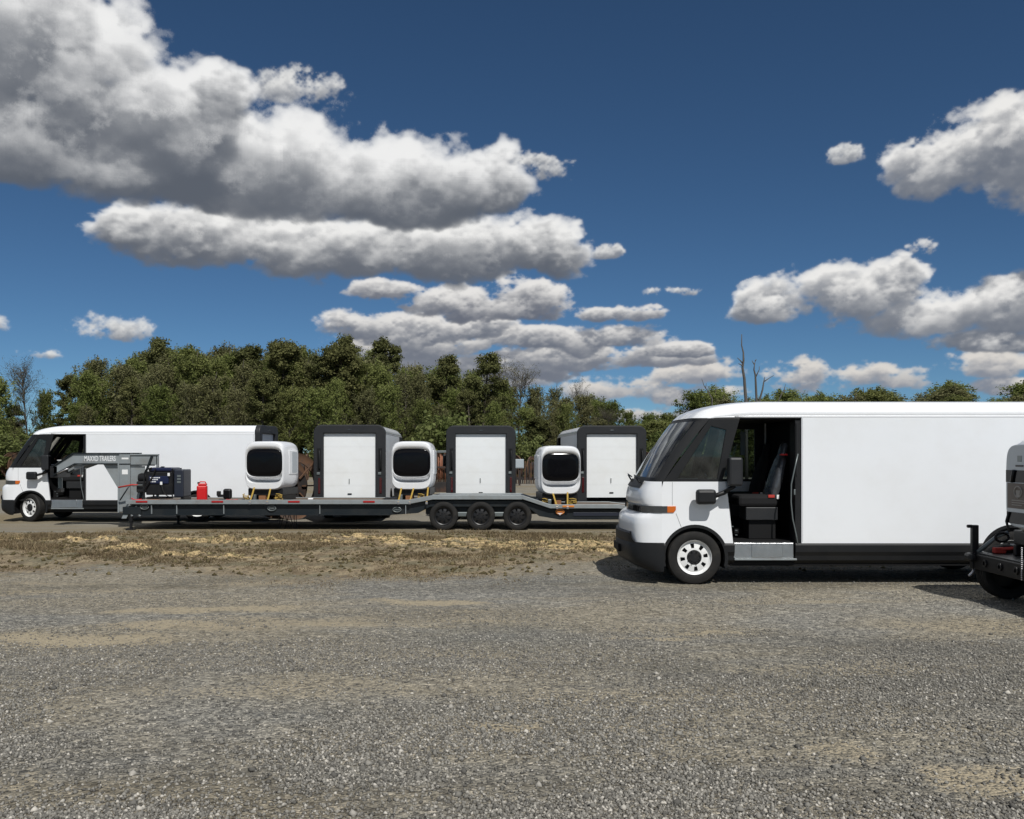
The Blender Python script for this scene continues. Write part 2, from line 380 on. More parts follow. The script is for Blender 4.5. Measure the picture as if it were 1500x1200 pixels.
def leaf_mat(name, cols, transl=0.35):
    """cols: dark, mid, light leaf colour, picked leaf by leaf"""
    m = bpy.data.materials.new(name); m.use_nodes = True
    nt = m.node_tree; nt.nodes.clear(); nb = NB(nt)
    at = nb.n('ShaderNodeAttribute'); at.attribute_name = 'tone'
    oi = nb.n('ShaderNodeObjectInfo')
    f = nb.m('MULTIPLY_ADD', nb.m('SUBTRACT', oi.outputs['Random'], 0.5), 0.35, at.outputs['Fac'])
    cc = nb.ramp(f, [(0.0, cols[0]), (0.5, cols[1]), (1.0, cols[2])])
    rv = nb.m('FRACT', nb.m('MULTIPLY', oi.outputs['Random'], 7.31))
    if transl: cc = nb.mix(nb.m('MULTIPLY', nb.ss(rv, 0.35, 1.0), 0.45), cc, nb.mix(f, (0.060, 0.058, 0.022), (0.21, 0.20, 0.085)))
    d = nb.n('ShaderNodeBsdfDiffuse'); nb.put(d.inputs[0], cc)
    tl = nb.n('ShaderNodeBsdfTranslucent'); nb.put(tl.inputs[0], cc)
    mx = nb.n('ShaderNodeMixShader'); mx.inputs[0].default_value = transl
    nt.links.new(d.outputs[0], mx.inputs[1]); nt.links.new(tl.outputs[0], mx.inputs[2])
    out = nb.n('ShaderNodeOutputMaterial'); nt.links.new(mx.outputs[0], out.inputs[0])
    MATS[name] = m
leaf_mat('pine_leaf', [(0.042, 0.048, 0.020), (0.105, 0.112, 0.045), (0.195, 0.195, 0.080)], 0.3)
leaf_mat('spring_leaf', [(0.075, 0.096, 0.028), (0.165, 0.195, 0.060), (0.275, 0.300, 0.110)])
leaf_mat('olive_leaf', [(0.085, 0.088, 0.040), (0.170, 0.170, 0.080), (0.270, 0.260, 0.135)])
leaf_mat('bush_leaf', [(0.052, 0.070, 0.022), (0.120, 0.145, 0.048), (0.205, 0.230, 0.090)])
leaf_mat('twig_bud', [(0.05, 0.046, 0.030), (0.085, 0.080, 0.052), (0.13, 0.125, 0.08)], 0.1)
leaf_mat('dry_grass', [(0.105, 0.078, 0.048), (0.235, 0.182, 0.110), (0.50, 0.405, 0.24)], 0.25)
leaf_mat('stone_mix', [(0.105, 0.100, 0.090), (0.262, 0.248, 0.218), (0.60, 0.56, 0.49)], 0.0)

# ------------------------------------------------------------------ mesh helpers
class MB:
    def __init__(s): s.v = []; s.f = []
    def add(s, vs, fs):
        o = len(s.v); s.v += [tuple(p) for p in vs]; s.f += [tuple(i + o for i in f) for f in fs]; return s
    def box(s, x0, x1, y0, y1, z0, z1, rot=None, piv=None):
        vs = [Vector((x, y, z)) for z in (z0, z1) for y in (y0, y1) for x in (x0, x1)]
        if rot is not None:
            pv = Vector(piv) if piv is not None else Vector(((x0 + x1) / 2, (y0 + y1) / 2, (z0 + z1) / 2))
            vs = [rot @ (p - pv) + pv for p in vs]
        return s.add(vs, [(0, 2, 3, 1), (4, 5, 7, 6), (0, 1, 5, 4), (2, 6, 7, 3), (0, 4, 6, 2), (1, 3, 7, 5)])
    def prism(s, poly, a, b, axis='y'):
        """poly: 2D outline; axis y: (x,z) outline, axis x: (y,z) outline, axis z: (x,y)"""
        n = len(poly)
        ar = sum(poly[i][0] * poly[(i + 1) % n][1] - poly[(i + 1) % n][0] * poly[i][1] for i in range(n))
        if ar < 0: poly = poly[::-1]
        def P(p, t): return (p[0], t, p[1]) if axis == 'y' else ((t, p[0], p[1]) if axis == 'x' else (p[0], p[1], t))
        vs = [P(p, a) for p in poly] + [P(p, b) for p in poly]
        fs = [tuple(range(n)), tuple(range(2 * n - 1, n - 1, -1))] + [(i, i + n, (i + 1) % n + n, (i + 1) % n) for i in range(n)]
        return s.add(vs, fs)
    def grid(s, rows, close_u=False, close_v=False):
        nr, nc = len(rows), len(rows[0])
        vs = [p for r in rows for p in r]; fs = []
        for i in range(nr if close_v else nr - 1):
            for j in range(nc if close_u else nc - 1):
                fs.append((i * nc + j, i * nc + (j + 1) % nc, ((i + 1) % nr) * nc + (j + 1) % nc, ((i + 1) % nr) * nc + j))
        return s.add(vs, fs)
    def tube(s, pts, r, n=8, cap=True):
        pts = [Vector(p) for p in pts]; rs = r if isinstance(r, (list, tuple)) else [r] * len(pts)
        rows = []
        prev = None
        for i, p in enumerate(pts):
            d = (pts[min(i + 1, len(pts) - 1)] - pts[max(i - 1, 0)]).normalized()
            if prev is None:
                a = d.orthogonal().normalized()
            else:
                a = (prev - d * prev.dot(d))
                a = a.normalized() if a.length > 1e-6 else d.orthogonal().normalized()
            prev = a; b = d.cross(a)
            rows.append([p + (a * math.cos(2 * PI * k / n) + b * math.sin(2 * PI * k / n)) * rs[i] for k in range(n)])
        o = len(s.v); s.grid(rows, close_u=True)
        if cap:
            s.f.append(tuple(o + k for k in range(n - 1, -1, -1))); e = o + (len(rows) - 1) * n
            s.f.append(tuple(e + k for k in range(n)))
        return s
    def lathe(s, prof, n=40, axis='y', c=(0, 0, 0)):
        """prof: (r, t) pairs, t along axis"""
        rows = []
        for (r, t) in prof:
            row = []
            for k in range(n):
                a = 2 * PI * k / n
                if axis == 'y': row.append((c[0] + r * math.cos(a), c[1] + t, c[2] + r * math.sin(a)))
                elif axis == 'x': row.append((c[0] + t, c[1] + r * math.cos(a), c[2] + r * math.sin(a)))
                else: row.append((c[0] + r * math.cos(a), c[1] + r * math.sin(a), c[2] + t))
            rows.append(row)
        return s.grid(rows, close_u=True)
    def ring(s, outer, inner, y0, y1, conv):
        """frame between two loops with equal count; conv(p, t) -> 3D"""
        n = len(outer)
        vs = [conv(p, y0) for p in outer] + [conv(p, y0) for p in inner] + [conv(p, y1) for p in outer] + [conv(p, y1) for p in inner]
        fs = []
        for i in range(n):
            j = (i + 1) % n
            fs += [(i, j, n + j, n + i), (2 * n + i, 3 * n + i, 3 * n + j, 2 * n + j), (i, 2 * n + i, 2 * n + j, j), (n + i, n + j, 3 * n + j, 3 * n + i)]
        return s.add(vs, fs)
    def obj(s, name, m, parent=None, smooth=False, bevel=0.0, loc=None, seg=2, angle=None):
        me = bpy.data.meshes.new(name); me.from_pydata(s.v, [], s.f); me.update()
        bm = bmesh.new(); bm.from_mesh(me); bmesh.ops.recalc_face_normals(bm, faces=bm.faces); bm.to_mesh(me); bm.free()
        if m: me.materials.append(MATS[m] if isinstance(m, str) else m)
        if smooth:
            me.polygons.foreach_set('use_smooth', [True] * len(me.polygons))
            if angle: me.set_sharp_from_angle(angle=R(angle))
        o = bpy.data.objects.new(name, me); COL.objects.link(o)
        if parent: o.parent = parent
        if loc: o.location = loc
        if bevel:
            b = o.modifiers.new('bevel', 'BEVEL'); b.width = bevel; b.segments = seg; b.limit_method = 'ANGLE'; b.angle_limit = R(40)
        return o

def tag(o, label=None, cat=None, group=None, kind=None):
    if label: o['label'] = label
    if cat: o['category'] = cat
    if group: o['group'] = group
    if kind: o['kind'] = kind
    return o
def thing(name, loc=(0, 0, 0), rz=0.0, label=None, cat=None, group=None):
    o = bpy.data.objects.new(name, None); COL.objects.link(o); o.empty_display_size = 0.2
    o.location = loc; o.rotation_euler = (0, 0, rz)
    return tag(o, label, cat, group)
KIDS = {}
def copy_tree(o, parent=None):
    c = o.copy(); COL.objects.link(c)
    if parent is not None: c.parent = parent
    for ch in list(o.children): copy_tree(ch, c)
    return c
def bxo(name, m, parent, x0, x1, y0, y1, z0, z1, bevel=0.006, rot=None):
    return MB().box(x0, x1, y0, y1, z0, z1, rot).obj(name, m, parent, bevel=bevel)
def arc(cx, cz, r, a0, a1, n=20):
    return [(cx + r * math.cos(R(a0 + (a1 - a0) * i / n)), cz + r * math.sin(R(a0 + (a1 - a0) * i / n))) for i in range(n + 1)]
def text_mesh(txt, size, name, m, parent, loc, rot, sx=1.0, thick=0.002):
    cu = bpy.data.curves.new(name, 'FONT'); cu.body = txt; cu.size = size; cu.extrude = thick; cu.align_x = 'CENTER'; cu.align_y = 'CENTER'
    cu.resolution_u = 3; cu.offset = size * 0.012
    to = bpy.data.objects.new('tmp', cu); COL.objects.link(to)
    me = bpy.data.meshes.new_from_object(to.evaluated_get(bpy.context.evaluated_depsgraph_get()))
    bpy.data.objects.remove(to); bpy.data.curves.remove(cu)
    me.materials.clear(); me.materials.append(MATS[m]); me.name = name
    o = bpy.data.objects.new(name, me); COL.objects.link(o); o.parent = parent; o.location = loc; o.rotation_euler = rot; o.scale = (sx, 1, 1)
    return o

# ------------------------------------------------------------------ ground
def sstep(x, a, b):
    t = np.clip((x - a) / (b - a), 0, 1); return t * t * (3 - 2 * t)
def strip_mask(x, y):
    """rough verge of dry grass between the lot and the lane where the trailer stands"""
    n = fbm(x * 0.35, y * 0.35, 5) - 0.47
    near = 15.0 - 0.03 * (x + 4) + n * 3.4
    near = near + sstep(x, -1.5, 2.5) * 1.6
    return sstep(y, near - 1.4, near + 1.5) * (1 - sstep(y, 22.3, 23.0))
HEAPS = [(0.75, 19.2, 2.6, 1.15), (2.6, 18.6, 1.6, 1.1), (-6.4, 20.5, 1.5, 0.75), (-5.6, 17.35, 1.5, 0.28), (-3.5, 20.6, 1.6, 0.6), (-2.1, 19.9, 0.9, 0.45), (-9.8, 20.3, 0.9, 0.5), (-11.6, 20.6, 0.6, 0.5), (-7.6, 18.6, 0.8, 0.3), (-1.0, 20.8, 0.9, 0.4), (5.5, 19.0, 2.2, 1.0)]
def mound(x, y):
    """low heaps of spilled sand and straw in the verge"""
    d = np.zeros_like(x)
    wx_ = (fbm(x * 0.8, y * 0.8, 15) - 0.47) * 1.6; wy_ = (fbm(x * 0.8 + 31, y * 0.8, 16) - 0.47) * 0.9
    for (cx_, cy_, rx_, ry_) in HEAPS:
        d = np.maximum(d, 1.15 - ((x + wx_ - cx_) / rx_) ** 2 - ((y + wy_ - cy_) / ry_) ** 2)
    n = fbm(x * 2.6, y * 4.2, 21, 5)
    return np.clip(d * 1.3, 0, 1) * sstep(n, 0.40, 0.58)
SANDS = [(-4.9, 9.7, 1.1, 0.45, 1.0), (-3.9, 10.5, 0.9, 0.28, 0.8), (-4.0, 11.5, 1.1, 0.3, 0.8), (-1.1, 12.1, 1.1, 0.25, 0.9), (-0.6, 11.4, 0.8, 0.2, 0.5), (0.0, 6.6, 0.5, 0.14, 0.9), (2.75, 5.5, 0.6, 0.35, 0.8),
         (2.2, 6.1, 0.4, 0.2, 0.6), (1.6, 9.9, 0.35, 0.12, 0.8), (2.1, 10.2, 0.6, 0.14, 0.7), (-2.6, 10.9, 1.0, 0.3, 0.5), (3.0, 8.4, 1.4, 0.4, 0.45), (-2.4, 7.6, 1.5, 0.35, 0.4), (5.2, 10.4, 1.3, 0.5, 0.5), (-3.2, 5.6, 0.5, 0.2, 0.4), (1.0, 7.6, 1.6, 0.35, 0.35), (-6.0, 13.0, 1.4, 0.4, 0.5)]
def sand_mask(x, y):
    wx_ = (fbm(x * 1.1, y * 1.1, 115) - 0.47) * 1.8; wy_ = (fbm(x * 1.1 + 31, y * 1.1, 116) - 0.47) * 0.8
    d = np.zeros_like(x)
    for (cx_, cy_, rx_, ry_, k_) in SANDS:
        d = np.maximum(d, k_ * np.clip(1.3 - ((x + wx_ - cx_) / rx_) ** 2 - ((y + wy_ - cy_) / ry_) ** 2, 0, 1))
    return d
def ground_z(x, y):
    z = 0.10 * mound(x, y) * (0.1 + 1.6 * vnoise(x * 7.1, y * 7.1, 41) * vnoise(x * 3.1, y * 3.1, 43)) + strip_mask(x, y) * 0.05 * (fbm(x * 2.3, y * 2.3, 51) - 0.2)
    z = z + (1 - sstep(y, 12.6, 13.2)) * 0.02 * (fbm(x * 0.4, y * 0.7, 61, 3) - 0.45)
    return z
xs = np.concatenate([-np.geomspace(3000, 14.5, 26), np.linspace(-14, 9, 460), np.geomspace(9.3, 3000, 28)])
ys = np.concatenate([np.linspace(-400, 3.0, 12), np.linspace(3.3, 15.5, 120), np.linspace(15.55, 22.85, 150), np.geomspace(23, 4000, 50)])
GX, GY = np.meshgrid(xs, ys)
GZ = np.where((GX > -25) & (GX < 15) & (GY > 2) & (GY < 23.2), ground_z(GX, GY), 0.0)
nx, ny = len(xs), len(ys)
idx = np.arange(nx * ny).reshape(ny, nx)
q = np.stack([idx[:-1, :-1], idx[:-1, 1:], idx[1:, 1:], idx[1:, :-1]], -1).reshape(-1, 4)
gme = bpy.data.meshes.new('ground')
gme.from_pydata(np.stack([GX, GY, GZ], -1).reshape(-1, 3).tolist(), [], q.tolist()); gme.update()
gme.polygons.foreach_set('use_smooth', [True] * len(gme.polygons))
gat = gme.attributes.new('straw', 'FLOAT', 'POINT')
gat.data.foreach_set('value', np.where((GY > 14) & (GY < 23.2), mound(GX, GY), 0).astype(np.float32).ravel())
gat = gme.attributes.new('verge', 'FLOAT', 'POINT')
gat.data.foreach_set('value', strip_mask(GX, GY).astype(np.float32).ravel())
gat = gme.attributes.new('sand', 'FLOAT', 'POINT')
gat.data.foreach_set('value', np.where((GY > 3) & (GY < 16), sand_mask(GX, GY), 0).astype(np.float32).ravel())
ground = bpy.data.objects.new('ground', gme); COL.objects.link(ground); tag(ground, 'grey gravel lot with a verge of dry grass and sand', None, kind='structure')
def ground_material():
    m = bpy.data.materials.new('gravel_ground'); m.use_nodes = True
    nb = NB(m.node_tree); p = m.node_tree.nodes['Principled BSDF']
    t = nb.n('ShaderNodeTexCoord').outputs['Object']
    px, py, pz = nb.sep(t)
    # pebbles
    pc = nb.n('ShaderNodeTexVoronoi', feature='F1'); nb.put(pc.inputs['Vector'], t); pc.inputs['Scale'].default_value = 42
    pr, pg, pb = nb.sep(pc.outputs['Color'])
    pc2 = nb.n('ShaderNodeTexVoronoi', feature='F1'); nb.put(pc2.inputs['Vector'], t); pc2.inputs['Scale'].default_value = 17
    qr, qg, qb = nb.sep(pc2.outputs['Color'])
    tone = nb.m('ADD', nb.m('MULTIPLY', pr, 0.6), nb.m('MULTIPLY', qr, 0.4))
    grav = nb.ramp(tone, [(0.0, (0.070, 0.071, 0.071)), (0.45, (0.182, 0.175, 0.156)), (0.8, (0.315, 0.300, 0.262)), (1.0, (0.56, 0.53, 0.47))])
    grav_b = nb.ramp(tone, [(0.0, (0.090, 0.078, 0.058)), (0.45, (0.222, 0.198, 0.152)), (0.8, (0.330, 0.295, 0.228)), (1.0, (0.54, 0.48, 0.38))])
    pv = nb.xyz(nb.m('MULTIPLY', px, 0.16), nb.m('MULTIPLY', py, 0.42), 0.0)
    b1 = nb.noise(pv, 1.0, 6, 0.62, 0.6)
    b2 = nb.noise(pv, 2.7, 5, 0.6, 0.4)
    brown = nb.m('MULTIPLY', nb.ss(nb.m('ADD', nb.m('MULTIPLY', b1, 0.7), nb.m('MULTIPLY', b2, 0.3)), 0.40, 0.56), 0.95)
    col = nb.mix(brown, grav, grav_b)
    blue = nb.ss(nb.noise(nb.xyz(nb.m('MULTIPLY', px, 0.12), nb.m('MULTIPLY', py, 0.35), 7.0), 1.0, 5, 0.6, 0.5), 0.50, 0.66)
    col = nb.mix(nb.m('MULTIPLY', blue, 0.6), col, nb.mix(1.0, col, (0.78, 0.81, 0.83), 'MULTIPLY'))
    dk = nb.noise(nb.xyz(nb.m('MULTIPLY', px, 0.10), nb.m('MULTIPLY', py, 0.30), 21.0), 1.0, 5, 0.6, 0.8)
    col = nb.mix(nb.m('MULTIPLY', nb.ss(dk, 0.46, 0.64), 0.85), col, nb.mix(1.0, col, (0.66, 0.65, 0.63), 'MULTIPLY'))
    # pale sandy scrapes in the lot
    sand = nb.noise(nb.xyz(nb.m('MULTIPLY', px, 0.22), nb.m('MULTIPLY', py, 0.75), 13.0), 1.0, 7, 0.6, 0.3)
    col = nb.mix(nb.m('MULTIPLY', nb.ss(sand, 0.56, 0.70), 0.8), col, (0.330, 0.280, 0.195))
    sda = nb.n('ShaderNodeAttribute'); sda.attribute_name = 'sand'
    col = nb.mix(nb.ss(nb.m('MULTIPLY_ADD', nb.m('SUBTRACT', tone, 0.5), 0.9, sda.outputs['Fac']), 0.15, 1.0), col, (0.340, 0.290, 0.205))
    # verge: dry grass soil and sand
    vn = nb.noise(t, 9.0, 6, 0.7)
    vn2 = nb.noise(t, 1.2, 5, 0.6)
    vfine = nb.noise(nb.xyz(nb.m('MULTIPLY', px, 1.0), nb.m('MULTIPLY', py, 0.6), 0.0), 26.0, 6, 0.75)
    verge_c = nb.mix(nb.ss(nb.m('ADD', nb.m('MULTIPLY', vn, 0.4), nb.m('MULTIPLY', vfine, 0.6)), 0.36, 0.64), (0.125, 0.094, 0.060), (0.310, 0.248, 0.160))
    mott = nb.noise(nb.xyz(nb.m('MULTIPLY', px, 5.0), nb.m('MULTIPLY', py, 1.7), 4.0), 1.0, 5, 0.75)
    verge_c = nb.mix(nb.m('MULTIPLY', nb.ss(mott, 0.48, 0.62), 0.75), verge_c, (0.360, 0.295, 0.190))
    verge_c = nb.mix(nb.m('MULTIPLY', nb.ss(mott, 0.50, 0.36), 0.8), verge_c, (0.105, 0.078, 0.050))
    verge_c = nb.mix(nb.m('MULTIPLY', nb.ss(vn2, 0.46, 0.62), 0.75), verge_c, nb.mix(nb.ss(vfine, 0.35, 0.66), (0.070, 0.068, 0.040), (0.230, 0.210, 0.140)))
    va = nb.n('ShaderNodeAttribute'); va.attribute_name = 'verge'
    sa = nb.n('ShaderNodeAttribute'); sa.attribute_name = 'straw'
    col = nb.mix(nb.ss(nb.m('MULTIPLY_ADD', nb.m('SUBTRACT', vn, 0.5), 1.5, va.outputs['Fac']), 0.15, 0.85), col, verge_c)
    sandc = nb.mix(nb.ss(nb.noise(t, 21.0, 5, 0.7), 0.34, 0.64), (0.135, 0.098, 0.055), (0.58, 0.44, 0.235))
    col = nb.mix(nb.ss(nb.m('MULTIPLY_ADD', nb.m('SUBTRACT', vn, 0.5), 1.6, sa.outputs['Fac']), 0.22, 0.62), col, sandc)
    # lane and yard behind the trailer: pale compacted gravel, then leaf litter
    far = nb.ss(py, 22.6, 23.4)
    fc = nb.mix(nb.noise(t, 0.5, 6, 0.65), (0.150, 0.140, 0.122), (0.270, 0.245, 0.195))
    fc = nb.mix(nb.ss(nb.noise(nb.xyz(nb.m('MULTIPLY', px, 0.05), nb.m('MULTIPLY', py, 0.2), 3.0), 1.0, 4), 0.48, 0.62), fc, (0.20, 0.165, 0.105))
    fc = nb.mix(nb.ss(nb.m('MULTIPLY_ADD', nb.noise(t, 0.3, 3), 8.0, py), 74, 80), fc, (0.060, 0.052, 0.030))
    col = nb.mix(far, col, fc)
    col = nb.mix(1.0, col, (1.13, 1.12, 1.10), 'MULTIPLY')
    nb.put(p.inputs['Base Color'], col)
    p.inputs['Roughness'].default_value = 0.92; p.inputs['Specular IOR Level'].default_value = 0.15
    hgt = nb.m('ADD', nb.m('MULTIPLY', pc.outputs['Distance'], -1.0), nb.m('MULTIPLY', pc2.outputs['Distance'], -0.8))
    hgt = nb.m('ADD', hgt, nb.m('MULTIPLY', vn, 1.2))
    bp = nb.n('ShaderNodeBump'); bp.inputs['Strength'].default_value = 0.9; bp.inputs['Distance'].default_value = 0.022
    nb.put(bp.inputs['Height'], hgt); nb.put(p.inputs['Normal'], bp.outputs[0])
    return m
gme.materials.append(ground_material())

def facet_cloud(name, verts, faces, tones, m):
    """one object of many tiny faces with a tone per face"""
    me = bpy.data.meshes.new(name)
    nf, k = faces.shape
    me.vertices.add(len(verts)); me.vertices.foreach_set('co', verts.astype(np.float32).ravel())
    me.loops.add(nf * k); me.loops.foreach_set('vertex_index', faces.astype(np.int32).ravel())
    me.polygons.add(nf)
    me.polygons.foreach_set('loop_start', (np.arange(nf) * k).astype(np.int32))
    me.update(calc_edges=True)
    a = me.attributes.new('tone', 'FLOAT', 'FACE'); a.data.foreach_set('value', tones.astype(np.float32))
    me.materials.append(MATS[m]); me.validate()
    return me

rs = np.random.RandomState(11)
# loose gravel stones lying on the lot
def gravel():
    N = 190000
    y = 4.2 + 10.5 * rs.rand(N * 2) ** 1.8
    x = (rs.rand(N * 2) - 0.5) * 2 * (y * 0.60 + 0.3)
    keep = rs.rand(N * 2) < (0.18 + 0.82 * sstep(fbm(x * 0.45, y * 0.9, 71), 0.36, 0.54)) * (1 - 0.85 * np.clip(sand_mask(x, y), 0, 1)) * (1 - strip_mask(x, y)) * np.where(y > 10, 0.6, 1)
    x, y = x[keep][:N], y[keep][:N]; N = len(x)
    size = (0.0048 + 0.0125 * rs.rand(N) ** 2.6) * np.clip(1.12 - 0.045 * (y - 4), 0.74, 1.2)
    big = rs.rand(N) < 0.012; size = np.where(big, size * 1.9, size)
    base = np.array([[1, 0, 0], [0, 1, 0], [-1, 0, 0], [0, -1, 0], [0.15, 0.1, 0.75], [0, 0, -0.6]], float)
    v = base[None] * (1 + 0.5 * (rs.rand(N, 6, 3) - 0.5)) + 0.25 * (rs.rand(N, 6, 3) - 0.5)
    th = rs.rand(N) * 2 * PI; ct, st = np.cos(th), np.sin(th)
    vx = v[..., 0] * ct[:, None] - v[..., 1] * st[:, None]; vy = v[..., 0] * st[:, None] + v[..., 1] * ct[:, None]
    V = np.stack([vx, vy, v[..., 2]], -1) * size[:, None, None]
    z = ground_z(x, y) + size * 0.25
    V += np.stack([x, y, z], -1)[:, None, :]
    F = np.array([[0, 1, 4], [1, 2, 4], [2, 3, 4], [3, 0, 4], [1, 0, 5], [2, 1, 5], [3, 2, 5], [0, 3, 5]])
    faces = (F[None] + (np.arange(N) * 6)[:, None, None]).reshape(-1, 3)
    tone = np.clip(rs.normal(0.40, 0.25 - 0.012 * (y - 4), N), 0, 1); tone = np.where(rs.rand(N) < 0.025, 0.85 + 0.15 * rs.rand(N), tone)
    me = facet_cloud('gravel', V.reshape(-1, 3), faces, np.repeat(tone, 8), 'stone_mix')
    o = bpy.data.objects.new('gravel', me); COL.objects.link(o)
    tag(o, 'loose grey gravel stones scattered over the lot', 'gravel', kind='stuff')
gravel()

def clods():
    N = 26000
    x = -17 + 27 * rs.rand(N); y = 14.5 + 8.2 * rs.rand(N)
    keep = rs.rand(N) < strip_mask(x, y) * (0.15 + 0.5 * sstep(fbm(x * 1.2, y * 1.2, 171), 0.42, 0.6) + 0.9 * mound(x, y)); x, y = x[keep], y[keep]; N = len(x)
    size = 0.010 + 0.045 * rs.rand(N) ** 2.5
    base = np.array([[1, 0, 0], [0, 1, 0], [-1, 0, 0], [0, -1, 0], [0.1, 0.1, 0.8], [0, 0, -0.6]], float)
    V = (base[None] * (1 + 0.6 * (rs.rand(N, 6, 3) - 0.5)) + 0.3 * (rs.rand(N, 6, 3) - 0.5)) * size[:, None, None] + np.stack([x, y, ground_z(x, y) + size * 0.2], -1)[:, None, :]
    F = np.array([[0, 1, 4], [1, 2, 4], [2, 3, 4], [3, 0, 4], [1, 0, 5], [2, 1, 5], [3, 2, 5], [0, 3, 5]])
    tone = np.clip(rs.normal(0.36, 0.18, N) + 0.5 * mound(x, y), 0, 1)
    me = facet_cloud('soil_clods', V.reshape(-1, 3), (F[None] + (np.arange(N) * 6)[:, None, None]).reshape(-1, 3), np.repeat(tone, 8), 'dry_grass')
    o = bpy.data.objects.new('soil_clods', me); COL.objects.link(o); tag(o, 'small clods of sand and soil on the verge', 'soil', kind='stuff')
clods()
def blades(name, label, N, xr, yr, hfun, dens, tone_fun, m, w0=0.006):
    x = xr[0] + (xr[1] - xr[0]) * rs.rand(N); y = yr[0] + (yr[1] - yr[0]) * rs.rand(N)
    keep = rs.rand(N) < dens(x, y); x, y = x[keep], y[keep]; N = len(x)
    h = hfun(x, y) * (0.4 + 0.9 * rs.rand(N))
    a = rs.rand(N) * 2 * PI; lean = h * (0.3 + 1.1 * rs.rand(N)); la = rs.rand(N) * 2 * PI
    z = ground_z(x, y) - 0.005
    wv = w0 * (0.6 + 0.9 * rs.rand(N))
    p0 = np.stack([x - np.cos(a) * wv, y - np.sin(a) * wv, z], -1); p1 = np.stack([x + np.cos(a) * wv, y + np.sin(a) * wv, z], -1)
    p2 = np.stack([x + np.cos(la) * lean, y + np.sin(la) * lean, z + h], -1)
    V = np.stack([p0, p1, p2], 1).reshape(-1, 3)
    me = facet_cloud(name, V, np.arange(3 * N).reshape(-1, 3), np.clip(tone_fun(x, y, N), 0, 1), m)
    o = bpy.data.objects.new(name, me); COL.objects.link(o); tag(o, label, 'grass', kind='stuff')
blades('dry_grass', 'dry brown grass and straw on the verge before the trailer', 330000, (-17, 9.5), (12.6, 22.9),
       lambda x, y: (0.014 + 0.075 * sstep(fbm(x * 1.1, y * 1.1, 81), 0.42, 0.62)) * (0.35 + 0.65 * sstep(y, 16.0, 18.5)),
       lambda x, y: strip_mask(x, y) * (0.40 + 0.60 * sstep(fbm(x * 0.6, y * 0.9, 91), 0.36, 0.56)) * (1 - 0.7 * mound(x, y)),
       lambda x, y, n: rs.normal(0.44, 0.22, n) + 0.35 * mound(x, y) - 0.18 * sstep(fbm(x * 0.5, y * 0.5, 95), 0.45, 0.6), 'dry_grass', 0.008)

# ------------------------------------------------------------------ delivery van
VW = 2.06          # body width
WB = 4.80          # wheelbase
XR = 6.47          # rear end of the white body
GY_ = [0.0, 0.012, 0.05, 0.12, 0.21, 0.32, 0.48, 0.66, 0.85, VW / 2]
GG_ = [1.0, 0.74, 0.47, 0.295, 0.215, 0.16, 0.105, 0.06, 0.02, 0.0]
YF = GY_ + [VW - y for y in GY_[-2::-1]]
GF = GG_ + GG_[-2::-1]
def front_row(z, c, xj, off=0.0, bow=1.0):
    return [(c + (xj - c) * g - off * (1 if 0.02 < y < VW - 0.02 else 0), y if 0.02 < y < VW - 0.02 else (y - off if y < 1 else y + off), z) for y, g in zip(YF, GF)]

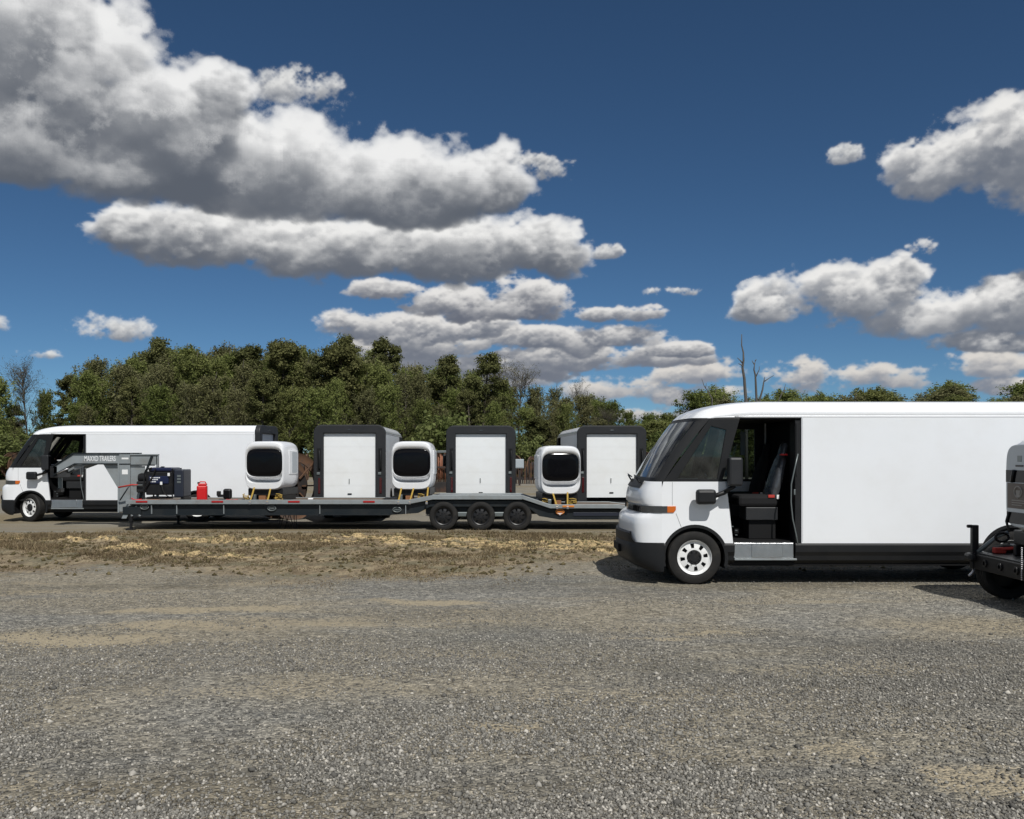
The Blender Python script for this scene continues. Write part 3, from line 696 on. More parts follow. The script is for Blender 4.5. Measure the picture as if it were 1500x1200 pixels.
def make_wheel(parent, x, y, r, out, rim_m, steel=True):
    """wheel mesh = pressed steel disc; tyre and hub are its pieces. out=-1: outer face towards -y"""
    b = MB()
    ro, ri, n = r * 0.615, r * 0.36, 8
    s = out
    # rim barrel and lip
    b.lathe([(ro * 1.0, s * 0.115), (ro * 1.04, s * 0.125), (ro * 1.04, s * 0.105), (ro * 0.93, s * 0.09), (ro * 0.90, s * 0.075)], 48, 'y', (0, 0, 0))
    k = 6
    def ringpt(rad, a, t): return (rad * math.cos(a), t, rad * math.sin(a))
    sub = 64
    for i in range(sub):
        a0, a1 = 2 * PI * i / sub, 2 * PI * (i + 1) / sub
        for (r0, r1, t0, t1) in ((ro * 0.90, ro * 0.83, s * 0.075, s * 0.082), (ro * 0.56, ro * 0.44, s * 0.096, s * 0.098)):
            b.add([ringpt(r0, a0, t0), ringpt(r0, a1, t0), ringpt(r1, a1, t1), ringpt(r1, a0, t1)], [(0, 1, 2, 3)])
        if i % 8 >= 3:
            b.add([ringpt(ro * 0.83, a0, s * 0.082), ringpt(ro * 0.83, a1, s * 0.082), ringpt(ro * 0.56, a1, s * 0.096), ringpt(ro * 0.56, a0, s * 0.096)], [(0, 1, 2, 3)])
        else:
            b.add([ringpt(ro * 0.56, a0, s * 0.096), ringpt(ro * 0.56, a1, s * 0.096), ringpt(ro * 0.55, a1, s * 0.07), ringpt(ro * 0.55, a0, s * 0.07)], [(0, 1, 2, 3)])
            b.add([ringpt(ro * 0.83, a0, s * 0.082), ringpt(ro * 0.83, a1, s * 0.082), ringpt(ro * 0.84, a1, s * 0.06), ringpt(ro * 0.84, a0, s * 0.06)], [(0, 1, 2, 3)])
    wo_ = b.obj('wheel', rim_m, parent, smooth=True, angle=30); wo_.location = (x, y, r)
    t = MB(); wd = 0.118
    prof = [(ro * 1.02, -wd * 0.85), (r * 0.80, -wd * 1.02), (r * 0.93, -wd), (r * 0.985, -wd * 0.86)]
    for gk in (-0.55, -0.18, 0.18, 0.55):
        prof += [(r, wd * (gk - 0.06)), (r * 0.972, wd * (gk - 0.045)), (r * 0.972, wd * (gk + 0.045)), (r, wd * (gk + 0.06))]
    prof += [(r * 0.985, wd * 0.86), (r * 0.955, wd * 0.985), (r * 0.93, wd * 1.0), (r * 0.91, wd * 1.03), (r * 0.80, wd * 1.04), (r * 0.72, wd * 1.05), (r * 0.70, wd * 1.02), (ro * 1.02, wd * 0.9)]
    prof = [(a, bb * (1 if s > 0 else -1)) for a, bb in prof]
    t.lathe(prof, 56)
    t.obj('tyre', 'tyre_rubber', wo_, smooth=True, angle=35)
    h = MB()
    h.lathe([(0.0, s * 0.108), (ro * 0.28, s * 0.108), (ro * 0.30, s * 0.10), (ro * 0.45, s * 0.0985), (ro * 0.45, s * 0.09)], 28)
    for i in range(8):
        a = 2 * PI * (i + 0.5) / 8
        cx, cz = ro * 0.365 * math.cos(a), ro * 0.365 * math.sin(a)
        h.lathe([(0.0, s * 0.125), (0.012, s * 0.122), (0.013, s * 0.095)], 6, 'y', (cx, 0, cz))
    h.lathe([(0.0, s * 0.02), (ro * 0.95, s * 0.03)], 24)     # dark drum behind the holes
    h.obj('hub', 'rim_black', wo_, smooth=True, angle=30)
    return wo_

def make_van():
    v = thing('delivery_van')
    Wv = VW
    # ---- nose: stacked plan curves
    lev = [(0.60, -1.00), (0.72, -1.02), (0.90, -1.02), (0.99, -1.005), (1.035, -0.965), (1.065, -0.90), (1.085, -0.862), (1.195, -0.856), (1.205, -0.872), (1.225, -0.885), (1.32, -0.882), (1.40, -0.862), (1.47, -0.82), (1.56, -0.735)]
    nose = MB().grid([front_row(z, c_, -0.5) for z, c_ in lev]).obj('front_panel', 'white_paint', v, smooth=True, angle=50)
    # bumper
    bl = [(0.20, -0.72), (0.24, -0.86), (0.33, -1.02), (0.42, -1.055), (0.60, -1.06), (0.635, -1.04), (0.637, -0.95)]
    bump = MB().grid([front_row(z, c_, -0.47, 0.012) for z, c_ in bl]).obj('bumper', 'black_plastic', v, smooth=True, angle=40)
    rows = []
    for z, off, lo in ((0.63, 0.045, 0.10), (0.70, 0.05, 0.17), (0.765, 0.045, 0.24), (0.785, 0.02, 0.26), (0.786, -0.03, 0.27)):
        row = []
        for k in range(25):
            y = lo + (Wv - 2 * lo) * k / 24
            g = float(np.interp(min(y, Wv - y), GY_, GG_))
            row.append((-1.02 + 0.52 * g - off, y, z))
        rows.append(row)
    MB().grid(rows).obj('bumper_top', 'black_plastic', bump, smooth=True, angle=45)
    MB().box(-1.078, -1.02, 0.70, Wv - 0.70, 0.43, 0.55).obj('grille_shade_plate', 'interior', bump, bevel=0.01)  # dark plate on the bumper imitates the shade of a recess
    # headlight strip across the nose
    hl = MB().grid([front_row(1.088, -0.872, -0.5, 0.012), front_row(1.192, -0.868, -0.5, 0.012)]).obj('headlight_strip', 'lens_grey', v, smooth=True)
    for yy in (0.40, Wv - 0.40):
        for k in range(4):
            y0 = yy + (k - 1.5) * 0.085
            xx = -0.864 + 0.364 * float(np.interp(min(y0, Wv - y0), GY_, GG_)) - 0.02
            MB().box(xx - 0.012, xx + 0.004, y0 - 0.012, y0 + 0.012, 1.098, 1.182, Matrix.Rotation(R(28), 3, 'X')).obj('lamp_fin', 'interior', hl)
    for s, y0, y1 in ((0, -0.014, 0.004), (1, Wv - 0.004, Wv + 0.014)):
        MB().prism([(-0.42, 1.092), (-0.325, 1.092), (-0.29, 1.135), (-0.29, 1.19), (-0.42, 1.19)], y0, y1).obj('turn_signal', 'amber', hl, bevel=0.004)
        MB().prism([(-0.505, 1.09), (-0.42, 1.09), (-0.42, 1.19), (-0.505, 1.19)], y0 + 0.003, y1 - 0.003).obj('lamp_end', 'lens_grey', hl)
    # cowl and wipers
    MB().grid([[(p[0] - 0.012, p[1], p[2]) for p in front_row(z, c_, -0.5)[5:-5]] for z, c_ in ((1.455, -0.835), (1.51, -0.79), (1.565, -0.745))]).obj('cowl', 'black_plastic', v, smooth=True)
    for y0 in (0.42, 1.22):
        g0 = float(np.interp(min(y0, Wv - y0), GY_, GG_))
        wpr = MB().tube([(-0.80 + 0.2 * g0, y0, 1.535), (-0.80, y0 + 0.28, 1.60), (-0.785, y0 + 0.50, 1.615)], 0.014, 6)
        wpr.tube([(-0.79, y0 + 0.02, 1.60), (-0.78, y0 + 0.60, 1.635)], 0.010, 5).obj('wiper', 'black_plastic', v, smooth=True)
    # ---- windscreen
    top = [(-0.10 + 0.327 * g, y, 2.515) for y, g in zip(YF, GF)]
    bot = [(-0.735 + 0.258 * g, y, 1.56) for y, g in zip(YF, GF)]
    def wsp(a, t):       # a along the curve, t up; a slight outward bow
        p = Vector(bot[a]).lerp(Vector(top[a]), t); p.x -= 0.035 * math.sin(PI * t); return tuple(p)
    lo_, hi_ = 0.06, 0.955
    iL, iR = 2, len(YF) - 3
    MB().grid([[wsp(a, lo_ + (hi_ - lo_) * k / 6) for a in range(iL, iR + 1)] for k in range(7)]).obj('windscreen', 'windscreen_glass', v, smooth=True)
    fr = MB()
    fr.grid([[wsp(a, lo_ * k) for a in range(len(YF))] for k in range(2)])
    fr.grid([[wsp(a, hi_ + (1 - hi_) * k) for a in range(len(YF))] for k in range(2)])
    for ra in (range(0, iL + 1), range(iR, len(YF))):
        fr.grid([[wsp(a, lo_ + (hi_ - lo_) * k / 6) for a in ra] for k in range(7)])
    fr.obj('windscreen_frame', 'black_plastic', v, smooth=True)
    # ---- cab side: black pillar frame with quarter glass, both sides
    outer = [(-0.477, 1.56), (0.227, 2.515), (0.68, 2.515), (0.41, 1.56)]
    inner = [(-0.265, 1.605), (0.245, 2.40), (0.47, 2.34), (0.335, 1.595)]
    for y0, y1, yg in ((0.0, 0.05, 0.02), (Wv - 0.05, Wv, Wv - 0.02)):
        MB().ring(outer, inner, y0, y1, lambda p, t: (p[0], t, p[1])).obj('window_pillar', 'black_plastic', v, bevel=0.006)
        MB().prism(inner, yg - 0.003, yg + 0.003).obj('quarter_window', 'side_glass', v)
        MB().box(0.60, 1.61, y0 + 0.005, y1 - 0.005, 2.515, 2.55).obj('door_header', 'black_plastic', v)
    # ---- fenders with wheel arch
    A = 0.49
    a0 = math.degrees(math.asin((0.63 - 0.41) / A))
    fender = [(-0.5, 0.63)] + arc(0, 0.41, A, 180 - a0, a0, 22) + [(0.577, 0.63), (0.535, 1.0), (0.485, 1.44), (0.455, 1.56), (-0.477, 1.56), (-0.5, 1.47)]
    side_panel = [(1.61, 0.63)] + arc(WB, 0.41, A, 180 - a0, a0, 22) + [(XR, 0.63), (XR, 2.53), (1.61, 2.53)]
    for y0, y1, o in ((0.0, 0.04, -1), (Wv - 0.04, Wv, 1)):
        MB().prism(fender, y0, y1).obj('fender', 'white_paint', v)
        MB().prism(side_panel, y0, y1).obj('side_panel', 'panel_white', v)
        ys_ = (y0 - 0.004, y0 + 0.06) if o < 0 else (y1 - 0.06, y1 + 0.004)
        for cx in (0, WB):
            oo = arc(cx, 0.41, A + 0.012, 196, -16, 30); ii = arc(cx, 0.41, A - 0.035, 196, -16, 30)
            MB().prism(oo + ii[::-1], *ys_).obj('arch_trim', 'black_plastic', v)
            yw = (0.02, 0.62) if o < 0 else (Wv - 0.62, Wv - 0.02)
            MB().prism(arc(cx, 0.41, A - 0.02, 200, -20, 20) + arc(cx, 0.41, A - 0.005, 200, -20, 20)[::-1], *yw).obj('wheel_well', 'interior', v)
            bxo('well_wall', 'interior', v, cx - 0.5, cx + 0.5, (0.62 if o < 0 else Wv - 0.64), (0.64 if o < 0 else Wv - 0.62), 0.22, 0.9, 0)
        # seam lines on the fender
        for xs_ in (1.625, 6.44):
            MB().box(xs_ - 0.002, xs_ + 0.002, (y0 - 0.0012 if o < 0 else y1 - 0.002), (y0 + 0.002 if o < 0 else y1 + 0.0012), 0.65, 2.52).obj('panel_gap', 'badge_grey', v)
        sy = (y0 - 0.0015, y0 + 0.002) if o < 0 else (y1 - 0.002, y1 + 0.0015)
        MB().box(-0.345, -0.341, sy[0], sy[1], 1.20, 1.555).obj('panel_gap', 'grey_plastic', v)
        sm = MB().prism([(-0.29, 1.08), (-0.285, 1.08), (-0.205, 0.875), (-0.21, 0.872)], *sy); sm.obj('panel_gap', 'grey_plastic', v)
        # sill skirt
        def skirt(xa, xb, nm='sill'):
            prof = [(0.632, 0.004), (0.60, -0.008), (0.50, -0.006), (0.44, 0.02), (0.37, 0.028), (0.355, 0.05), (0.30, 0.10)]
            rws = []
            for xk in (xa, xb):
                rws.append([(xk, (py_ if o < 0 else Wv - py_), pz_) for pz_, py_ in prof])
            MB().grid(rws).obj(nm, 'black_plastic', v)
        skirt(1.52, WB - 0.44); skirt(WB + 0.44, XR + 0.1); skirt(-0.50, -0.44)
        skirt(0.44, 0.60)
    # ---- underbody, floor, bulkhead
    bxo('underbody', 'interior', v, -0.62, 6.4, 0.66, Wv - 0.66, 0.24, 0.62)
    bxo('underbody', 'interior', v, 0.55, WB - 0.5, 0.08, Wv - 0.08, 0.28, 0.40)
    bxo('underbody', 'interior', v, WB + 0.5, 6.45, 0.08, Wv - 0.08, 0.34, 0.60)
    bxo('cab_floor', 'interior', v, -0.45, 1.64, 0.10, Wv - 0.05, 0.60, 0.655)
    bxo('bulkhead', 'interior', v, 1.64, 1.68, 0.03, Wv - 0.03, 0.5, 2.62)
    bxo('headliner', 'interior', v, 0.30, 1.66, 0.06, Wv - 0.06, 2.50, 2.54)
    bxo('cargo_core', 'interior', v, 1.70, 6.40, 0.05, Wv - 0.05, 0.62, 2.50, 0)
    # ---- step in the open doorway
    st = bxo('step', 'aluminium', v, 0.585, 1.50, 0.02, 0.30, 0.405, 0.635, 0.012)
    bxo('step_plate', 'aluminium', st, 0.86, 1.33, 0.006, 0.03, 0.415, 0.632, 0.006)
    bxo('step_lip', 'galvanised', st, 0.60, 1.54, 0.0, 0.12, 0.372, 0.398, 0.004)
    bxo('door_jamb', 'black_plastic', v, 1.52, 1.606, 0.03, 0.30, 0.38, 2.50, 0.008)
    bxo('jamb_channel', 'grey_plastic', v, 1.535, 1.55, 0.012, 0.03, 1.65, 2.45, 0.004)
    MB().tube([(1.56, 0.015, 1.98), (1.51, 0.0, 1.78), (1.455, 0.0, 1.52), (1.45, 0.0, 1.25), (1.475, 0.0, 1.0), (1.53, 0.0, 0.75), (1.575, 0.012, 0.50)], 0.011, 7).obj('grab_handle', 'badge_grey', v, smooth=True)
    bxo('latch', 'badge_grey', v, 1.50, 1.525, 0.02, 0.032, 1.36, 1.44, 0.004)
    # cargo side door frame front edge (white return)
    # ---- far side door with window
    MB().prism([(0.577, 0.63), (1.61, 0.63), (1.61, 1.5), (0.48, 1.5)], Wv - 0.04, Wv).obj('far_door', 'white_paint', v)
    MB().ring([(0.45, 1.5), (0.70, 2.515), (1.61, 2.515), (1.61, 1.5)], [(0.62, 1.54), (0.84, 2.40), (1.44, 2.40), (1.44, 1.54)], Wv - 0.045, Wv - 0.005, lambda p, t: (p[0], t, p[1])).obj('far_door_frame', 'black_plastic', v)
    MB().prism([(0.62, 1.54), (0.84, 2.40), (1.44, 2.40), (1.44, 1.54)], Wv - 0.024, Wv - 0.020).obj('far_door_window', 'side_glass', v)
    # ---- dash, steering wheel, seats
    dash = bxo('dashboard', 'interior', v, -0.46, 0.30, 0.12, Wv - 0.12, 0.655, 1.50, 0.06)
    bxo('instrument_screen', 'screen_dark', dash, 0.22, 0.26, 0.35, 0.85, 1.50, 1.66, 0.01, Matrix.Rotation(R(-20), 3, 'Y'))
    bxo('tag', 'white_tag', dash, 0.30, 0.305, 0.62, 0.74, 1.62, 1.66, 0)
    sw = MB()
    swc = Vector((0.42, 0.62, 1.50)); rm = Matrix.Rotation(R(-62), 3, 'Y')
    sw.tube([swc + rm @ Vector((0.20 * math.cos(2 * PI * k / 28), 0.20 * math.sin(2 * PI * k / 28), 0)) for k in range(29)], 0.015, 7, False)
    for a in (0, 120, 240): sw.tube([swc, swc + rm @ Vector((0.2 * math.cos(R(a)), 0.2 * math.sin(R(a)), 0))], 0.014, 6)
    sw.tube([swc, (0.2, 0.62, 1.38)], 0.03, 8).obj('steering_wheel', 'interior', v, smooth=True)
    for y0 in (0.34, 1.26):
        seat = bxo('seat', 'seat_fabric', v, 0.74, 1.36, y0, y0 + 0.50, 1.16, 1.34, 0.05)
        bxo('seat_base', 'grey_plastic', seat, 0.86, 1.36, y0 + 0.02, y0 + 0.46, 0.95, 1.155, 0.015)
        bxo('pedestal', 'interior', seat, 0.92, 1.34, y0 + 0.08, y0 + 0.42, 0.655, 0.948, 0.01)
        rb = Matrix.Rotation(R(15), 3, 'Y')
        bk = MB()
        rws = []
        for zz, hw, th in ((0.0, 0.22, 0.07), (0.15, 0.245, 0.085), (0.40, 0.245, 0.075), (0.60, 0.21, 0.06), (0.68, 0.14, 0.045), (0.72, 0.12, 0.05), (0.86, 0.12, 0.05), (0.90, 0.08, 0.03)):
            rws.append([tuple(Vector((1.30, y0 + 0.25, 1.28)) + rb @ Vector((th * abs(math.cos(a)) ** 0.6 * (1 if math.cos(a) >= 0 else -1), hw * abs(math.sin(a)) ** 0.6 * (1 if math.sin(a) >= 0 else -1), zz))) for a in [2 * PI * k / 20 for k in range(20)]])
        bk.grid(rws, close_u=True); bk.obj('seat_back', 'plastic_wrap' if y0 < 1 else 'seat_fabric', seat, smooth=True)
        if y0 < 1: MB().box(1.40, 1.50, y0 - 0.01, y0 + 0.08, 1.955, 1.98).obj('red_tag', 'red_paint', seat, bevel=0.005)
        MB().box(1.20, 1.30, y0 - 0.012, y0 + 0.02, 1.30, 1.345).obj('belt_buckle', 'strap_red', seat, bevel=0.005)
        MB().box(1.33, 1.37, y0 - 0.012, y0 + 0.0, 1.28, 1.345).obj('belt_anchor', 'white_tag', seat, bevel=0.005)
    MB().box(1.18, 1.27, 1.96, 1.99, 1.95, 2.36).obj('pillar_trim', 'badge_grey', v, bevel=0.01)
    for zz, xx in ((0.86, 0.60), (0.80, 0.66), (0.73, 0.66)): MB().box(xx, xx + 0.03, 0.20, 0.24, zz, zz + 0.012).obj('pedal_bolt', 'badge_grey', v)
    # ---- mirrors (driver and passenger side)
    for s, yb in ((-1, 0.0), (1, Wv)):
        mr = MB().tube([(0.55, yb + s * 0.02, 1.47), (0.42, yb + s * 0.10, 1.40), (0.22, yb + s * 0.16, 1.335)], [0.03, 0.035, 0.035], 8)
        mr.tube([(0.42, yb + s * 0.10, 1.41), (0.56, yb + s * 0.17, 1.50)], 0.028, 8)
        mir = mr.obj('mirror_arm', 'black_plastic', v, smooth=True)
        y0, y1 = sorted((yb + s * 0.10, yb + s * 0.22))
        bxo('mirror_housing', 'black_plastic', mir, -0.02, 0.28, y0, y1, 1.225, 1.45, 0.045)
        y0, y1 = sorted((yb + s * 0.10, yb + s * 0.28))
        bxo('mirror_housing', 'grey_plastic', mir, 0.45, 0.66, y0, y1, 1.50, 1.93, 0.035)
        bxo('mirror_glass', 'screen_dark', mir, 0.658, 0.664, y0 + 0.03, y1 - 0.03, 1.54, 1.89, 0.0)
    # ---- roof
    sec = [(-0.001, 2.53), (-0.006, 2.545), (0.006, 2.56), (0.0, 2.575), (0.004, 2.62), (0.022, 2.655), (0.05, 2.675), (0.10, 2.735), (0.155, 2.765), (0.28, 2.782), (0.55, 2.795), (Wv / 2, 2.80)]
    sec = sec + [(Wv - y, z) for y, z in sec[-2::-1]]
    def xf(y): return -0.10 + 0.327 * float(np.interp(min(max(y, 0), Wv - max(y, 0)), GY_, GG_))
    rws = [[(XR, y, z) for y, z in sec], [(3.5, y, z) for y, z in sec], [(1.612, y, z) for y, z in sec], [(1.15, y, z) for y, z in sec]]
    for k in range(1, 13):
        t = k / 12
        kk = (1 - t ** 2.3) ** 0.62
        rws.append([(1.15 + (xf(y) - 1.15) * t, y + (0.015 * t if y < 1 else -0.015 * t), 2.518 + (z - 2.518) * (kk * 0.97 + 0.03)) for y, z in sec])
    MB().grid(rws).obj('roof', 'white_paint', v, smooth=True, angle=32)
    # ---- rear frame with roll-up door
    ro_ = [(0.0, 0.52), (0.0, 2.56)] + [(0.24 + 0.24 * math.cos(R(a)), 2.56 + 0.24 * math.sin(R(a))) for a in range(170, 89, -10)]
    ro_ += [(Wv - 0.24 + 0.24 * math.cos(R(a)), 2.56 + 0.24 * math.sin(R(a))) for a in range(90, 9, -10)] + [(Wv, 2.56), (Wv, 0.52), (1.775, 0.52), (1.775, 2.55), (0.285, 2.55), (0.285, 0.52)]
    rf = MB().prism(ro_, XR + 0.002, XR + 0.15, 'x').obj('rear_frame', 'grey_plastic', v, bevel=0.025, seg=3)
    bxo('marker_light', 'lens_grey', rf, XR + 0.145, XR + 0.162, Wv / 2 - 0.05, Wv / 2 + 0.05, 2.64, 2.67, 0.004)
    for yc in (0.155, Wv - 0.155):
        bxo('handle_recess', 'interior', rf, XR + 0.148, XR + 0.154, yc - 0.055, yc + 0.055, 1.46, 2.12, 0.0)
        MB().tube([(XR + 0.152, yc + 0.02, 2.08), (XR + 0.20, yc + 0.02, 2.02), (XR + 0.20, yc + 0.02, 1.56), (XR + 0.152, yc + 0.02, 1.50)], 0.018, 7).obj('grab_handle', 'black_plastic', rf, smooth=True)
        bxo('door_catch', 'badge_grey', rf, XR + 0.150, XR + 0.175, yc - 0.06, yc + 0.03, 1.36, 1.43, 0.01)
        bxo('tail_light', 'red_lens', rf, XR + 0.149, XR + 0.165, yc - 0.02, yc + 0.045, 0.82, 1.27, 0.012)
    door = bxo('cargo_door', 'door_white', v, XR + 0.03, XR + 0.052, 0.28, 1.78, 0.66, 2.56, 0.0)
    for k in range(5):
        z0 = 0.665 + k * 0.375
        bxo('door_slat', 'door_white', door, XR + 0.052, XR + 0.064, 0.287, 1.773, z0 + 0.001, z0 + 0.374, 0.0)
    bxo('door_handle', 'badge_grey', door, XR + 0.064, XR + 0.085, 1.0, 1.022, 1.10, 1.24, 0.004)
    bxo('door_pull', 'steel_black', door, XR + 0.064, XR + 0.085, 0.965, 1.085, 0.79, 0.825, 0.006)
    bxo('rear_bumper', 'black_plastic', v, XR + 0.01, XR + 0.24, 0.05, Wv - 0.05, 0.36, 0.53, 0.03)
    # ---- wheels
    for x in (0, WB):
        make_wheel(v, x, 0.155, 0.41, -1, 'rim_white')
        make_wheel(v, x, Wv - 0.155, 0.41, 1, 'rim_white')
    return v

VG = 'white electric delivery vans in the yard'
van = make_van()
van.location = (2.763, 13.71, 0.0)
tag(van, '-', 'van', VG)
van['label'] = 'large white delivery van with open cab door showing a wrapped seat, casting shadow on gravel'
van2 = copy_tree(van); van2.location = (-13.88, 26.15, 0.0)
van2['label'] = 'white delivery van parked side-on behind the gooseneck of the long trailer, front wheels turned'
for ch in van2.children:
    if ch.name.startswith('wheel') and ch.type == 'MESH' and len(ch.children) and abs(ch.location.x) < 0.1:
        ch.rotation_euler = (0, 0, R(-24))
rear = [(512, 26.1, 'white delivery van seen from behind, roll-up door between the two left-hand pods on the trailer'),
        (704.5, 26.9, 'white delivery van seen from behind, standing behind the three wheels of the long trailer'),
        (896.5, 26.9, 'white delivery van seen from behind, with a slightly scuffed roll-up door, beside the rear deck of the trailer')]
rear_lab = ['white delivery van seen from behind, standing beyond the deck beside the rusty reel',
            'white delivery van seen from behind, directly above the three trailer wheels',
            'white delivery van seen from behind, beyond the low rear deck of the long trailer']
for (pxc, yr, _), lb in zip(rear, rear_lab):
    o = copy_tree(van); yaw = R(2.6)
    o.rotation_euler = (0, 0, R(-90) + yaw)
    rx = (pxc - 750) / FPX * yr
    # rear centre (XR+0.15, VW/2) in van space must land at (rx, yr)
    p = Matrix.Rotation(R(-90) + yaw, 3, 'Z') @ Vector((XR + 0.15, VW / 2, 0))
    o.location = (rx - p.x, yr - p.y, 0); o['label'] = lb

# ------------------------------------------------------------------ passenger pod
def superloop(hw, hh, cz, ex, n=56):
    pts = []
    for k in range(n):
        a = 2 * PI * k / n
        ca, sa = math.cos(a), math.sin(a)
        pts.append((hw * abs(ca) ** (2 / ex) * (1 if ca >= 0 else -1), cz + hh * abs(sa) ** (2 / ex) * (1 if sa >= 0 else -1), sa))
    return pts
def make_pod(back_panel=False):
    """cabin: local x across, front towards -y, z up; stands on a low dolly"""
    p = thing('cabin_pod')
    zb, H, Wd, D = 0.275, 1.31, 1.10, 1.32
    cz = zb + H / 2
    rows = []
    loops = [(D, .0, .0, 0), (D, 0.20, 0.30, 0), (D - 0.01, 0.36, 0.46, 0), (D - 0.06, 0.46, 0.56, 0), (D - 0.16, 0.515, 0.615, 0), (D - 0.32, 0.54, 0.64, 0), (D * 0.5, 0.55, 0.65, 0), (0.30, 0.55, 0.65, 0), (0.14, 0.545, 0.645, 0), (0.05, 0.535, 0.63, 0), (0.0, 0.515, 0.605, 0)]
    for (y, hw, hh, d) in loops:
        ex = 5.0
        rows.append([(a, y, b) for a, b, s in superloop(max(hw, 1e-3), max(hh, 1e-3), cz, ex)])
    # front face: rolls in to the visor; below the visor it is undercut
    czv, hwv, hhv = zb + 0.735, 0.49, 0.37
    for f, yy in ((0.46, -0.012), (0.62, -0.004)):
        r_ = []
        A_ = superloop(0.515, 0.605, cz, 5.0); B_ = superloop(hwv + 0.012, hhv + 0.012, czv, 4.0)
        for (a, b, s), (c_, d_, s2) in zip(A_, B_):
            low = max(0, -s) ** 1.5
            g = f * (0.62 if low > 0.3 else 1)
            r_.append((a + (c_ - a) * f, yy + low * 0.26 * (1 if f > 0.6 else 0.0), b + (d_ - b) * f))
        rows.append(r_)
    rows.append([(c_, 0.02 - 0.04 * max(0, -s), d_) for c_, d_, s in superloop(hwv + 0.012, hhv + 0.012, czv, 4.0)])
    rows.append([(c_, 0.04, d_) for c_, d_, s in superloop(hwv, hhv, czv, 4.0)])
    sh = MB().grid(rows, close_u=True).obj('shell', 'white_paint', p, smooth=True, angle=38)
    vis = []
    for f, yy in ((1.0, 0.035), (0.97, 0.022), (0.7, 0.012), (0.35, 0.008), (0.002, 0.006)):
        vis.append([(c_ * f, yy, czv + (d_ - czv) * f) for c_, d_, s in superloop(hwv, hhv, czv, 4.0)])
    MB().grid(vis, close_u=True).obj('visor', 'screen_dark', p, smooth=True)
    for s in (-1, 1):
        x0, x1 = sorted((s * 0.535, s * 0.562))
        pn = bxo('side_panel', 'white_paint', p, x0, x1, 0.36, 0.98, zb + 0.42, zb + 1.06, 0.02)
        bxo('side_window', 'panel_grey', pn, *sorted((s * 0.555, s * 0.566)), 0.56, 0.94, zb + 0.46, zb + 1.02, 0.01)
    # dolly
    bs = bxo('base_frame', 'steel_black', p, -0.48, 0.48, 0.10, 1.22, 0.14, zb + 0.06, 0.02)
    for x in (-0.40, 0.34):
        bxo('skid', 'steel_black', bs, x, x + 0.07, 0.06, 1.26, 0.0, 0.145, 0.01)
    bxo('wood_block', 'wood_block', bs, -0.16, 0.02, 0.04, 0.30, 0.0, 0.14, 0.008)
    bxo('wood_block', 'wood_block', bs, -0.30, -0.06, 0.75, 1.0, 0.0, 0.14, 0.008)
    bxo('motor', 'badge_grey', bs, -0.34, -0.24, 0.02, 0.12, 0.02, 0.17, 0.015)
    if back_panel:
        yb = D
        pl = MB().prism([(a, b) for a, b, s in superloop(0.44, 0.54, cz, 5.0)], yb - 0.03, yb + 0.02).obj('back_panel', 'panel_grey', p, bevel=0.012)
        bxo('vent', 'steel_black', pl, -0.10, -0.02, yb + 0.019, yb + 0.026, zb + 0.96, zb + 1.06, 0.003)
        bxo('vent', 'badge_grey', pl, 0.06, 0.16, yb + 0.019, yb + 0.024, zb + 0.97, zb + 1.05, 0.003)
        bxo('vent', 'steel_black', pl, 0.02, 0.20, yb + 0.019, yb + 0.026, zb + 0.905, zb + 0.93, 0.003)
        bxo('back_window', 'screen_dark', pl, -0.43, 0.43, yb + 0.019, yb + 0.024, zb + 0.70, zb + 0.86, 0.0)
        ps = bxo('poster', 'poster_brown', pl, -0.39, 0.39, yb + 0.019, yb + 0.026, zb + 0.36, zb + 0.69, 0.0)
        cr = MB()
        cr.tube([(0.13 + 0.085 * math.cos(2 * PI * k / 16), yb + 0.027, zb + 0.58 + 0.07 * math.sin(2 * PI * k / 16)) for k in range(17)], 0.012, 5)
        cr.prism([(0.08, zb + 0.60), (0.18, zb + 0.60), (0.17, zb + 0.53), (0.13, zb + 0.49), (0.09, zb + 0.53)], yb + 0.026, yb + 0.032)
        for zz in (0.46, 0.43, 0.40): cr.box(-0.02 if zz > 0.41 else 0.04, 0.28, yb + 0.026, yb + 0.030, zb + zz, zb + zz + 0.012)
        cr.obj('crest', 'crest_pale', ps, smooth=False)
        bxo('back_window', 'screen_dark', pl, -0.41, 0.41, yb + 0.0195, yb + 0.0245, zb + 0.16, zb + 0.31, 0.0)
        MB().tube([(0.34, yb + 0.035, zb + 0.30), (0.40, yb + 0.035, zb + 0.18), (0.30, yb + 0.05, zb + 0.05)], 0.016, 6).obj('cable', 'steel_black', pl, smooth=True)
        MB().tube([(0.22, yb + 0.035, zb + 0.86), (0.25, yb + 0.035, zb + 0.78), (0.27, yb + 0.035, zb + 0.70)], 0.022, 6).obj('cable', 'steel_black', pl, smooth=True)
    return p

def strap(pts, w_, m, parent, name='strap'):
    """flat webbing along pts"""
    pts = [Vector(q_) for q_ in pts]; rws = []
    for i, q_ in enumerate(pts):
        rws.append([q_ + Vector((-w_ / 2, 0, 0)), q_ + Vector((w_ / 2, 0, 0))])
    b = MB().grid(rws); bk = [[r_ + Vector((0, 0.004, 0)) for r_ in rr] for rr in rws]; b.grid(bk)
    return b.obj(name, m, parent)

